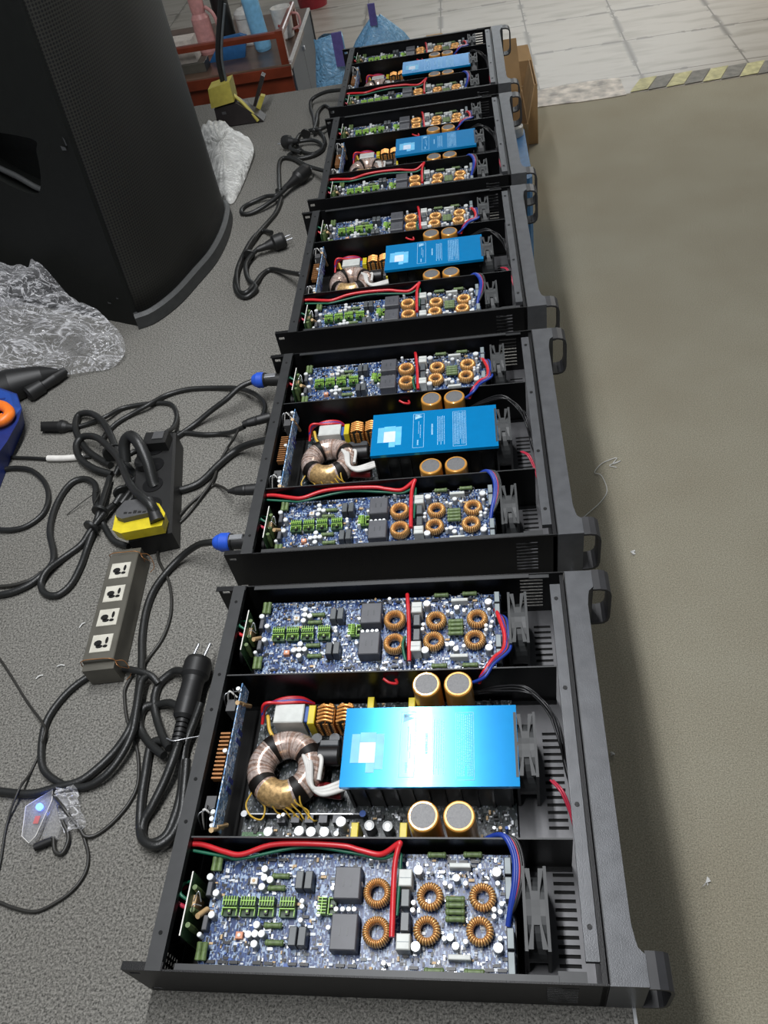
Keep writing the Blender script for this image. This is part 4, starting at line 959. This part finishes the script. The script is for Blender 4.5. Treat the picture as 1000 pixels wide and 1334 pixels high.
# ------------------------------------------------------------------ outlet strips
o = empty('metal_outlet_strip', (-.5875, .684, 0), .0727, 'worn grey metal outlet strip with four cream sockets and copper wire at its ends', 'power strip')
m = MB().box(-.0235, -.098, .002, .0235, .098, .0445, 0, .0012)
m.prism([(-.0235, .098, ), (.0235, .098), (.0235, .112), (-.0235, .112)], 2, .002, .0400); m.prism([(-.0235, -.110), (.0235, -.110), (.0235, -.098), (-.0235, -.098)], 2, .002, .0380)
m.build('housing', 'strip_metal', o)
for k, y in enumerate((.0645, .0195, -.0245, -.0700)):
    m = MB().box(-.0155, y - .0150, .0445, .0155, y + .0150, .0462, 0, .0006)
    for (cx, cy, w_, h_) in ((-.0050, .0000, .0068, .0058), (.0078, .0035, .0026, .0068), (.0070, -.0062, .0042, .0030), (-.0020, -.0060, .0060, .0034)):
        n = 10; m.prism([(cx + w_ * .9 * math.cos(2 * PI * q / n), y + cy + h_ * .9 * math.sin(2 * PI * q / n)) for q in range(n)], 2, .0462, .0464, 1)
    m.build('socket', ['socket_cream', 'hole_shade'], o)
for y in (.099, -.099):
    m = MB().tube([(-.0245, y, .010), (-.0245, y, .0455), (.0, y + .002, .0462), (.0245, y - .001, .0455), (.0245, y, .020)], .0007, 0, 6, 3)
    m.tube([(.0245, y, .040), (.034, y + .004, .030), (.038, y - .006, .012), (.030, y - .012, .006)], .0006, 0, 6, 4)
    m.tube([(.0245, y, .040), (.030, y - .008, .038), (.036, y - .002, .020)], .0005, 0, 6, 4)
    m.build('copper_binding', 'copper_thread', o)
o = empty('black_power_strip', (-.590, .955, 0), .20, 'long black power strip half hidden under tangled cords', 'power strip')
MB().box(-.036, -.140, .001, .036, .112, .0440, 0, .004).build('housing', 'rubber_black', o)
for y in (.075, .030, -.020, -.070):
    m = MB().cyl((0, y, .044), (0, y, .0452), .018, 0, 24)
    m.box(-.008, y - .001, .0452, -.002, y + .001, .0455, 1); m.box(.002, y - .001, .0452, .008, y + .001, .0455, 1); m.box(-.001, y - .009, .0452, .001, y - .005, .0455, 1)
    m.build('socket', ['black_paint', 'hole_shade'], o)

# ------------------------------------------------------------------ small clear gadget
o = empty('clear_usb_gadget', (-.594, .375, 0), 0, 'small transparent gadget with glowing blue light and red print', 'gadget')
g = lambda mb, n, mt, par=o: mb.build(n, mt, par, (-.594, .375, 0))
g(MB().prism([(-.634, .390), (-.604, .412), (-.600, .398), (-.606, .352), (-.612, .343), (-.625, .352)], 2, .004, .012), 'clear_shell', 'clear_acrylic')
e = MB()
for pl in ([(-.634, .390), (-.604, .412), (-.600, .398), (-.606, .352), (-.612, .343), (-.625, .352), (-.634, .390)],): e.tube([(p[0], p[1], .012) for p in pl], .0005, 0, 5, 1)
g(e, 'shell_edge', 'label_white')
g(MB().lathe((-.6165, .3905, .006), (-.6165, .3905, .0125), [(0, .0045), (.7, .0045), (1, .002)], 0, 12), 'light', 'led_blue')
l = bpy.data.lights.new('gadget_light', 'POINT'); l.energy = .010; l.color = (.1, .2, 1); l.shadow_soft_size = .003
lo = bpy.data.objects.new('gadget_light', l); COL.objects.link(lo); lo.location = (-.6165, .3905, TZ + .022)
g(MB().box(-.620, .370, .0045, -.613, .380, .0055), 'red_mark', 'red_print')
g(MB().box(-.600, .350, .003, -.578, .400, .010, 0, .002), 'second_shell', 'clear_acrylic')
rnd = random.Random(2); q = MB(); V = []; nx, ny = 7, 10
for j in range(ny):
    for i in range(nx):
        a, b_ = i / (nx - 1), j / (ny - 1)
        V.append((-.603 + .030 * a + .032 * b_ + rnd.uniform(-.002, .002), .412 + .004 * a - .056 * b_ + rnd.uniform(-.002, .002), .008 + rnd.uniform(0, .009)))
q.add(V, [(j * nx + i, j * nx + i + 1, (j + 1) * nx + i + 1, (j + 1) * nx + i) for j in range(ny - 1) for i in range(nx - 1)])
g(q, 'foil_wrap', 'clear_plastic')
g(MB().lathe((-.606, .340, .006), (-.585, .349, .006), [(0, .0055), (1, .0055)], 0, 4), 'usb_plug', 'rubber_black')
g(MB().tube([(-.585, .352, .006), (-.577, .335, .006), (-.566, .333, .006), (-.564, .352, .007), (-.578, .372, .010), (-.590, .392, .010)], .0026, 0, 8), 'lead', 'cord_thin')

# ------------------------------------------------------------------ crumpled plastic
def crumple(name, outline, top, label, cat, m, seed, nr=26, amp_=.018, sub=9, skirt=.0):
    """closed soft heap over an outline; outline points carry their own height"""
    rnd = random.Random(seed); hf = 1.0
    P = smooth(outline, sub, True); n = len(P); cx, cy, cz = top
    ph = [(rnd.uniform(0, 6.28), rnd.choice((5, 7, 9, 13, 17)), rnd.uniform(-14, 14)) for _ in range(9)]
    def z_of(a, r, x, y):
        s_ = 0
        for i, (p, k, q) in enumerate(ph): s_ += abs(math.sin(k * a * .5 + q * r * .35 + p + 3 * math.sin(x * 11 + i))) / (1 + i * .25)
        s_ += 1.6 * abs(math.sin(x * 15 + y * 22 + 3 * math.sin(y * 9))) + 1.0 * abs(math.sin(y * 41 - x * 12 + 4 * math.sin(x * 11)))
        return s_ / 6
    V = [(cx, cy, cz)]; F = []
    for j in range(1, nr + 1):
        r = j / nr
        for i, p in enumerate(P):
            a = 2 * PI * i / n; x = cx + (p.x - cx) * r; y = cy + (p.y - cy) * r
            base = p.z * r ** 1.4 + cz * (1 - r ** 1.6)
            V.append((x, y, max(.0015, base + amp_ * (z_of(a, r, x, y) - .45) * (1 if r < .97 else .2))))
    for i in range(n): F.append((0, 1 + i, 1 + (i + 1) % n))
    for j in range(nr - 1):
        for i in range(n):
            k = 1 + j * n; F.append((k + i, k + n + i, k + n + (i + 1) % n, k + (i + 1) % n))
    mb = MB(); mb.add(V, F, 0, True)
    return mb.top(name, m, label, cat)
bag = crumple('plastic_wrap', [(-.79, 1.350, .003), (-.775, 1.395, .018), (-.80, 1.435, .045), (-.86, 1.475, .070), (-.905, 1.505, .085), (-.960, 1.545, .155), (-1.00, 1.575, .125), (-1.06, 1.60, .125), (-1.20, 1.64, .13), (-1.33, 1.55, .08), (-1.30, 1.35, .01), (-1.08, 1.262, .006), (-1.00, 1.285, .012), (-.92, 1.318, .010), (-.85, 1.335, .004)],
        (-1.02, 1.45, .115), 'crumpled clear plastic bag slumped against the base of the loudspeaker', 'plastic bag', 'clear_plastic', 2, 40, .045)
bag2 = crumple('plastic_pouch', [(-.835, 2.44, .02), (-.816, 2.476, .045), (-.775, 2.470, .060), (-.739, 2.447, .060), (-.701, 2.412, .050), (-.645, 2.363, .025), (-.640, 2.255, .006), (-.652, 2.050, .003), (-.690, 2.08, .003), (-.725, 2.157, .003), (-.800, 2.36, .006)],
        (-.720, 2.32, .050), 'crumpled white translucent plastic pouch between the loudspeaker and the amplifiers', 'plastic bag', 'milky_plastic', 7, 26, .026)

# black pouch and lead under the bag, blue tool case at the left edge
m = MB()
m.lathe((-1.10, 1.24, .030), (-.905, 1.325, .024), [(0, .018), (.2, .034), (.55, .036), (.85, .022), (1, .006)], 0, 18)
o = m.top('black_pouch', 'rubber_black', 'soft black pouch poking out from under the clear plastic bag', 'pouch')
child_on(o, MB().lathe((-.895, 1.335, .016), (-.958, 1.262, .016), [(0, .009), (.3, .013), (.6, .012), (.62, .016), (.95, .017), (1, .013)], 0, 14), 'plug', 'rubber_black')
child_on(o, MB().tube([(-1.10, 1.25, .040), (-1.04, 1.235, .045), (-.985, 1.262, .040), (-.96, 1.30, .040), (-.98, 1.33, .045)], .0025, 0, 8), 'lead', 'silver')
o = empty('blue_tool_case', (-1.00, 1.10, 0), 0, 'blue plastic tool case with orange handle, cut off by the left edge', 'tool case')
g = lambda mb, n, mt, par=o: mb.build(n, mt, par, (-1.00, 1.10, 0))
lo_ = [(-1.24, 1.235), (-1.01, 1.245), (-.962, 1.222), (-.943, 1.190), (-.938, 1.160), (-.932, 1.080), (-.922, .990), (-.960, .93), (-1.20, .90)]
hi_ = [(-1.24, 1.240), (-.996, 1.251), (-.948, 1.225), (-.918, 1.175), (-.911, 1.137), (-.912, 1.078), (-.920, 1.030), (-.965, .96), (-1.20, .93)]
g(ring_prism(lo_, hi_, .001, .050), 'body', 'case_blue_dark')
g(ring_prism([(-1.24, 1.238), (-.996, 1.249), (-.950, 1.224), (-.920, 1.176), (-.925, 1.150), (-1.21, 1.110)], [(-1.24, 1.230), (-.998, 1.240), (-.955, 1.216), (-.930, 1.172), (-.935, 1.155), (-1.21, 1.120)], .0502, .060), 'lid', 'case_blue')
g(MB().tube([(-1.03, 1.182, .060), (-.965, 1.176, .064), (-.934, 1.158, .064), (-.924, 1.138, .064), (-.935, 1.122, .064), (-.970, 1.120, .064), (-1.03, 1.125, .060)], .0105, 0, 12), 'handle', 'case_orange')
g(MB().box(-1.01, 1.136, .0505, -.945, 1.162, .060, 0, .002), 'latch', 'case_orange')
g(MB().box(-1.03, 1.205, .060, -.975, 1.211, .0605).box(-1.00, 1.196, .060, -.958, 1.201, .0605), 'groove', 'case_blue_dark')

# bits on the carpets
for i, (x, y, a, lab) in enumerate(((-.581, .682, .4, 'tiny teal scrap right of the metal outlet strip'), (-.653, .680, 1.0, 'tiny white scrap left of the metal outlet strip'), (-.692, .590, .6, 'curled white scrap below the metal outlet strip'), (-.664, .607, .1, 'flat white scrap nearest the lower end of the metal outlet strip'))):
    m = MB(); c_, s_ = math.cos(a), math.sin(a)
    m.tube([(x - .006 * c_, y - .006 * s_, .0018), (x, y + .001, .0030), (x + .006 * c_, y + .004 * s_, .0018)], .0009, 0, 6, 4)
    m.top('paper_scrap', 'smd_blue' if i == 0 else 'paper_bit', lab, 'scrap')
FZ = -TZ
m = MB().tube([(.20, 1.43, FZ + .002), (.23, 1.459, FZ + .003), (.269, 1.498, FZ + .003), (.292, 1.539, FZ + .003), (.285, 1.597, FZ + .003), (.268, 1.612, FZ + .003), (.290, 1.642, FZ + .004), (.318, 1.657, FZ + .004), (.336, 1.662, FZ + .003), (.322, 1.640, FZ + .003), (.345, 1.650, FZ + .003), (.312, 1.634, FZ + .004), (.330, 1.625, FZ + .003)], .0012, 0, 6, 5)
m.top('loose_thread', 'paper_bit', 'curly pale thread lying on the olive carpet beside the table', 'thread')
for i, (x, y, lab) in enumerate(((.323, 1.313, 'small crumpled silvery scrap on the olive carpet near the thread'), (.197, .777, 'tiny square white scrap on the carpet close to the table shadow edge'), (.330, .517, 'torn clear scrap on the floor carpet at lower right'))):
    m = MB(); rnd = random.Random(i)
    for q in range(4):
        m.prism([(x + rnd.uniform(-.010, .010) * (1 if i != 1 else .5), y + rnd.uniform(-.010, .010) * (1 if i != 1 else .5)) for _ in range(3)], 2, FZ + .001 + q * .001, FZ + .0025 + q * .0015)
    m.top('floor_scrap', 'paper_bit', lab, 'scrap')

# ------------------------------------------------------------------ loudspeaker
P0 = Vector((-.781, 1.498, 0)); P0t = Vector((.092, -.0414, 0))      # the near front corner leans outwards per metre of height
curve = [(-.781, 1.498), (-.746, 1.517), (-.708, 1.577), (-.678, 1.665), (-.654, 1.747), (-.645, 1.852), (-.652, 1.953), (-.668, 2.002)]
cs = [(p.x, p.y) for p in smooth([(a, b, 0) for a, b in curve], 4)]
nC = len(cs); SH = .80
B1, B2 = Vector((-1.213, 1.704, 0)), Vector((-1.145, 2.004, 0))
def fpt(i, z, out=0.0):
    k = i / (nC - 1); x, y = cs[i]; sh = (1 - k) ** 1.0
    q = Vector((x, y, 0)) + P0t * z * sh
    if out:
        j0, j1 = max(0, i - 1), min(nC - 1, i + 1); d = Vector((cs[j1][0] - cs[j0][0], cs[j1][1] - cs[j0][1], 0)).normalized()
        q += Vector((d.y, -d.x, 0)) * out
    return Vector((q.x, q.y, z))
SP = empty('loudspeaker', (-.93, 1.75, 0), 0, 'large black loudspeaker cabinet with curved mesh grille standing on the table', 'loudspeaker')
so = (-.93, 1.75, 0)
m = MB(); V = []; zl = (.0, SH)
ring = [fpt(i, 0, -.004) for i in range(nC)] + [B2, B1]
ringt = [fpt(i, SH, -.004) for i in range(nC)] + [B2 + Vector((0, 0, SH)), B1 + Vector((0, 0, SH))]
n = len(ring); m.add(ring + ringt, [(i, (i + 1) % n, n + (i + 1) % n, n + i) for i in range(n)], 0); m.add(ring + ringt, [tuple(range(n))[::-1], tuple(range(n, 2 * n))], 0)
cab = m.build('cabinet', 'speaker_paint', SP, so)
# recessed hand hole in the near side, cut as a real pocket
sd = Vector((-.9, .43, 0)).normalized(); sn = Vector((-.43, -.9, 0)).normalized()
hole = [(.068, .418), (.245, .425), (.285, .395), (.275, .350), (.215, .318), (.150, .300), (.118, .308), (.090, .345), (.070, .392)]
hs = smooth([(a, b, 0) for a, b in hole], 4, True)
cv = []
for dd in (.03, -.055):
    for p in hs: q = P0 + sd * p.x + sn * dd; cv.append((q.x, q.y, p.y))
k = len(hs); cm = MB(); cm.add(cv, [(i, (i + 1) % k, k + (i + 1) % k, k + i) for i in range(k)] + [tuple(range(k))[::-1], tuple(range(k, 2 * k))])
cut = cm.build('pocket', 'hole_shade', SP, so)
bmod = cab.modifiers.new('pocket', 'BOOLEAN'); bmod.operation = 'DIFFERENCE'; bmod.object = cut; bmod.solver = 'EXACT'
bpy.context.view_layer.update()
dg = bpy.context.evaluated_depsgraph_get(); me = bpy.data.meshes.new_from_object(cab.evaluated_get(dg)); cab.modifiers.clear(); cab.data = me
bpy.data.objects.remove(cut)
lip = MB().tube([tuple(P0 + sd * a + sn * -.012 + Vector((0, 0, b))) for a, b in ((.118, .306), (.140, .312), (.180, .330), (.225, .345), (.270, .365))], .006, 0, 8); lip.build('lit_lip', 'rubber_grey', SP, so)  # pale bar for the pocket's lit lower lip, the light put into its grey
# grille as its own curved mesh sheet with thickness
m = MB(); gi = list(range(1, nC - 4)); zs = [.035 + (SH - .05) * k / 12 for k in range(13)]
V = [fpt(i, z, .0015) for z in zs for i in gi]; ng = len(gi)
m.add(V, [(j * ng + i, j * ng + i + 1, (j + 1) * ng + i + 1, (j + 1) * ng + i) for j in range(12) for i in range(ng - 1)], 0, True)
gr = m.build('grille', 'speaker_grille', SP, so, fix=False)
uvl = gr.data.uv_layers.new(name='UVMap'); arc = [0]
for a, b in zip(gi[:-1], gi[1:]): arc.append(arc[-1] + (fpt(b, .3) - fpt(a, .3)).length)
for lp in gr.data.loops:
    vi = lp.vertex_index; uvl.data[lp.index].uv = (arc[vi % ng] / .0062, zs[vi // ng] / .0062)
gm = gr.modifiers.new('thick', 'SOLIDIFY'); gm.thickness = .002
m = MB()
V = []
for i in range(nC):
    for (z, ot) in ((.002, -.004), (.002, .013), (.030, .013), (.036, .004), (.036, -.004)): V.append(fpt(i, z, ot))
m.add(V, [(i * 5 + a, (i + 1) * 5 + a, (i + 1) * 5 + (a + 1) % 5, i * 5 + (a + 1) % 5) for i in range(nC - 1) for a in range(5)] + [(0, 1, 2, 3, 4), tuple((nC - 1) * 5 + a for a in range(5))], 0)
m.build('rubber_bumper', 'rubber_grey', SP, so)
m = MB()
for (a, b, w_, h_) in ((.018, .402, .012, .008), (.012, .412, .003, .016), (.060, .052, .010, .004), (.03, .07, .006, .003)):
    q0 = P0 + P0t * b + sd * a + sn * .0006; q1 = q0 + sd * w_
    m.add([q0 + Vector((0, 0, b)), q1 + Vector((0, 0, b - .001)), q1 + Vector((0, 0, b + h_)), q0 + Vector((0, 0, b + h_ * .7))], [(0, 1, 2, 3)])
m.build('scuff', 'panel_grey', SP, so)

# ------------------------------------------------------------------ yellow and black hand clamp at the far end of the table
TL = empty('hand_clamp', (-.76, 2.60, 0), .0, 'black and yellow clamp tool with upright bar at the far end of the table', 'tool')
to = (-.76, 2.60, 0)
tp = lambda mb, n, mt: mb.build(n, mt, TL, to)
tp(MB().prism([(-.800, .003), (-.796, .060), (-.722, .068), (-.665, .020), (-.650, .003)], 1, 2.585, 2.635), 'jaw_body', 'tool_dark')
tp(MB().prism([(-.803, .064), (-.796, .120), (-.724, .132), (-.726, .074)], 1, 2.580, 2.640), 'yellow_head', 'tool_yellow')
tp(MB().tube([(-.730, 2.608, .085), (-.705, 2.600, .060), (-.682, 2.590, .030), (-.668, 2.585, .006)], .0055, 0, 8), 'yellow_spine', 'tool_yellow')
tp(MB().tube([(-.752, 2.612, .125), (-.746, 2.612, .19), (-.726, 2.614, .25), (-.690, 2.616, .34)], .0085, 0, 12).tube([(-.738, 2.60, .130), (-.732, 2.60, .19), (-.713, 2.602, .25), (-.680, 2.604, .33)], .0038, 1, 8), 'upright_bar', ['rubber_black', 'film_grey'])
tp(MB().prism([(-.700, .012), (-.690, .012), (-.632, .105), (-.642, .112)], 1, 2.66, 2.69), 'lever', 'tool_dark')
tp(MB().prism([(-.690, .010), (-.672, .010), (-.642, .055), (-.655, .060)], 1, 2.640, 2.659), 'yellow_lever_pad', 'tool_yellow')
tp(MB().box(-.775, 2.5840, .040, -.762, 2.5849, .048), 'mark', 'plug_grey')

# ------------------------------------------------------------------ low wooden cabinet and things on it, beyond the table (stand on the floor)
CB = empty('wooden_cabinet', (-.95, 3.55, -TZ), 0, 'reddish brown lacquered cabinet with raised rail and glass side doors beyond the table', 'cabinet')
co = (-.95, 3.55, -TZ); cp = lambda mb, n, mt: mb.build(n, mt, CB, co)
cp(MB().box(-1.45, 3.42, -TZ + .001, -.700, 3.82, -.118, 0), 'body', 'wood_red')
cp(MB().box(-1.46, 3.40, -.118, -.692, 3.83, -.095, 0, .004), 'top_board', 'wood_brown')
cp(MB().box(-1.45, 3.398, -.140, -.695, 3.418, -.100, 0, .004), 'front_moulding', 'wood_red')
cp(MB().box(-1.45, 3.404, -.002, -.712, 3.430, .020, 0, .005), 'rail', 'wood_red')
cp(MB().prism([(3.402, -.096), (3.436, -.096), (3.430, .022), (3.404, .022)], 0, -.728, -.698), 'post', 'wood_red')
cp(MB().prism([(3.402, -.096), (3.436, -.096), (3.430, .022), (3.404, .022)], 0, -1.45, -1.42), 'post', 'wood_red')
cp(MB().box(-.722, 3.431, -.004, -.702, 3.80, .016, 0, .004), 'side_rail', 'wood_red')
cp(MB().box(-.722, 3.78, -.095, -.702, 3.805, -.004), 'rear_post', 'wood_red')
gp = cp
gp(MB().box(-1.45, 3.8202, -TZ + .001, -.700, 4.10, -.118, 0), 'rear_body', 'wood_brown')
gp(MB().box(-1.46, 3.8302, -.118, -.700, 4.11, -.0955, 0), 'rear_top_board', 'wood_brown')
gp(MB().box(-.6995, 3.44, -.64, -.6935, 3.74, -.100, 0).box(-.6995, 3.745, -.64, -.6935, 4.08, -.100, 0), 'glass_door', 'cabinet_glass')
gp(MB().box(-.701, 3.425, -.0995, -.690, 4.085, -.090, 0), 'metal_edge', 'white_edge')
gp(MB().box(-.6995, 4.08, -.66, -.690, 4.10, -.100, 0), 'door_frame', 'rubber_black')
gp(MB().box(-.6934, 3.735, -.155, -.686, 3.752, -.140, 0, .001), 'handle', 'silver')
ZS = -.095
def lt(name, mt, prof, x, y, z0, h, label, cat, seg=24, mis=None, lean=(0, 0)):
    return MB().lathe((x, y, z0), (x + lean[0], y + lean[1], z0 + h), prof, 0, seg, mis).top(name, mt, label, cat)
o = lt('blue_bottle', ['bottle_blue', 'bottle_blue'], [(0, .030), (.04, .034), (.62, .034), (.74, .026), (.80, .022), (1, .022)], -.832, 3.62, ZS, .30, 'light blue bottle standing on the wooden cabinet behind its rail', 'bottle', lean=(-.02, 0))
o = lt('white_cup', 'cup_white', [(0, .030), (.05, .036), (.95, .043), (1, .043), (1, .039), (.9, .038)], -.752, 3.73, ZS, .115, 'white cup with a small dark red heart on the cabinet', 'cup')
child_on(o, MB().tube([(-.712, 3.72, ZS + .09), (-.682, 3.71, ZS + .085), (-.680, 3.71, ZS + .045), (-.716, 3.72, ZS + .030)], .005, 0, 8), 'handle', 'pink_plastic')
child_on(o, MB().prism([(-.760, ZS + .045), (-.751, ZS + .056), (-.753, ZS + .063), (-.760, ZS + .060), (-.767, ZS + .063), (-.769, ZS + .056)], 1, 3.6885, 3.691), 'heart_mark', 'heart_red')
o = lt('white_canister', 'cup_white', [(0, .042), (.05, .045), (.75, .045), (.78, .048), (.9, .048), (.95, .040), (1, .030)], -.905, 3.74, ZS, .13, 'white lidded canister behind the blue folder', 'canister')
o = lt('dark_canister', 'rubber_black', [(0, .034), (.05, .036), (.9, .036), (1, .030)], -1.005, 3.76, ZS, .22, 'dark upright container between the pink bottle and the white canister', 'canister')
o = lt('pink_bottle', 'pink_plastic', [(0, .038), (.05, .042), (.55, .038), (.62, .028), (.7, .030), (.85, .030), (1, .020)], -1.085, 3.70, ZS + .0, .24, 'pink bottle with a side handle at the left of the cabinet top', 'bottle')
child_on(o, MB().tube([(-1.050, 3.69, ZS + .17), (-1.020, 3.68, ZS + .14), (-1.015, 3.68, ZS + .07), (-1.045, 3.69, ZS + .03)], .007, 0, 8), 'handle', 'pink_plastic')
MB().prism([(-1.060, ZS + .0), (-.905, ZS + .0), (-.880, ZS + .075), (-.905, ZS + .085), (-.985, ZS + .080)], 1, 3.56, 3.585).top('blue_folder', 'folder_blue', 'blue folder leaning on the cabinet top in front of the canister', 'folder')
m = MB().box(-1.190, 3.46, -.0945, -1.050, 3.54, -.060, 0, .002)
m.top('grey_tin', 'strip_metal', 'flat greyish tin on the shelf under the rail', 'tin')
m = MB().box(-1.195, 3.475, -.0597, -1.082, 3.56, .022, 0); m.box(-1.190, 3.48, .0221, -1.087, 3.555, .023, 0)
o = m.top('cream_carton', ['carton_white', 'cardboard_dark'], 'small cream carton on top of the grey tin', 'carton')
# red bucket on the tiles
lt('red_bucket', ['bucket_red', 'bucket_red'], [(0, .10), (.9, .13), (1, .14), (1, .125), (.9, .12)], -1.07, 6.52, -TZ + .002, .24, 'dark red bucket on the tiles beyond the cabinets', 'bucket')

# blue plastic bags
def upright_bag(name, cx, cy, zb, zt, w_, d_, label, seed, neck=None):
    rnd = random.Random(seed); m = MB(); n = 40; L = 16; V = []
    ph = [rnd.uniform(0, 6.28) for _ in range(6)]
    for j in range(L + 1):
        t = j / L; z = zb + (zt - zb) * t
        sc = (.72 + .5 * math.sin(PI * min(1, t * 1.1)) ** .7) if neck is None else (.75 + .45 * math.sin(PI * t * .75)) * (1 if t < .8 else max(.16, 1 - ((t - .8) / .2) ** 1.5 * .85))
        for k in range(n):
            a = 2 * PI * k / n
            r = sc * (1 + .09 * math.sin(3 * a + ph[0] + 4 * t) + .06 * math.sin(7 * a + ph[1] - 6 * t) + .05 * math.sin(11 * a + ph[2] + 9 * t))
            V.append((cx + w_ * r * math.cos(a), cy + d_ * r * math.sin(a), z + .006 * math.sin(5 * a + ph[3])))
    m.add(V, [(j * n + k, j * n + (k + 1) % n, (j + 1) * n + (k + 1) % n, (j + 1) * n + k) for j in range(L) for k in range(n)] + [tuple(range(n))[::-1], tuple(range(L * n, L * n + n))], 0, True)
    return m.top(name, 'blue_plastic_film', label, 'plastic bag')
o = upright_bag('blue_plastic_bag', -.510, 3.32, -TZ + .002, -.005, .072, .07, 'full blue plastic bag standing beside the glass cabinet', 3)
child_on(o, MB().box(-.490, 3.248, -.085, -.452, 3.254, .030, 0, .001), 'purple_handle', 'purple_print')
o = upright_bag('tied_blue_bag', -.345, 3.52, -TZ + .002, -.015, .105, .09, 'tied blue plastic bag with purple knot behind the farthest amplifier', 9, neck=True)
child_on(o, MB().box(-.365, 3.47, -.030, -.338, 3.48, .045, 0, .001), 'purple_knot', 'purple_print')

# cardboard boxes and blue bucket on the floor by the table
def carton(name, x0, y0, x1, y1, z0, z1, label, flaps):
    o = empty(name, ((x0 + x1) / 2, (y0 + y1) / 2, z0), 0, label, 'box', 'cardboard boxes on the floor')
    off = ((x0 + x1) / 2, (y0 + y1) / 2, z0); t = .004
    m = MB().box(x0, y0, z0, x1, y1, z0 + t)
    m.box(x0, y0, z0 + t, x0 + t, y1, z1, 0); m.box(x1 - t, y0, z0 + t, x1, y1, z1, 0); m.box(x0 + t, y0, z0 + t, x1 - t, y0 + t, z1, 0); m.box(x0 + t, y1 - t, z0 + t, x1 - t, y1, z1, 0)
    m.build('box_body', 'cardboard', o, off)
    for fl in flaps:
        q = [Vector(p) for p in fl]; nn = (q[1] - q[0]).cross(q[2] - q[0]).normalized() * .003
        k = MB(); k.add(q + [p + nn for p in q], [(0, 1, 2, 3), (7, 6, 5, 4)] + [(i, (i + 1) % 4, 4 + (i + 1) % 4, 4 + i) for i in range(4)]); k.build('flap', 'cardboard', o, off)
carton('cardboard_box', .02, 3.765, .292, 4.07, -TZ + .002, -.440, 'closed-sided brown cardboard box on the floor, its right side in view', [[(.292, 4.07, -.440), (.02, 4.07, -.440), (.03, 4.15, -.400), (.28, 4.15, -.400)]])
carton('open_cardboard_box', -.06, 3.10, .205, 3.44, -TZ + .002, -.330, 'tan cardboard box with raised flaps close behind the amplifier handles',
       [[(-.06, 3.44, -.330), (.205, 3.44, -.330), (.190, 3.47, -.150), (-.05, 3.47, -.150)], [(.205, 3.12, -.330), (.205, 3.43, -.330), (.232, 3.41, -.215), (.232, 3.15, -.215)]])
MB().box(-.24, 5.22, -TZ + .002, -.14, 5.34, -TZ + .05, 0, .004).top('small_carton', 'cardboard', 'small flat tan carton on the tiles behind the farthest amplifier', 'box')
m = MB(); m.prism([(.100, 2.60), (.172, 2.60), (.182, 2.615), (.182, 2.985), (.172, 3.0), (.100, 3.0)], 2, -TZ + .002, -.300)
o = m.top('blue_bin', 'bucket_blue', 'narrow blue plastic bin on the floor against the table below the fourth amplifier', 'bin')
child_on(o, MB().lathe((.142, 2.95, -.2995), (.142, 2.95, -.262), [(0, .036), (.8, .034), (1, .020)], 0, 20), 'white_lid', 'cup_white')
for o in list(COL.objects):
    if '_b' in o: del o['_b']
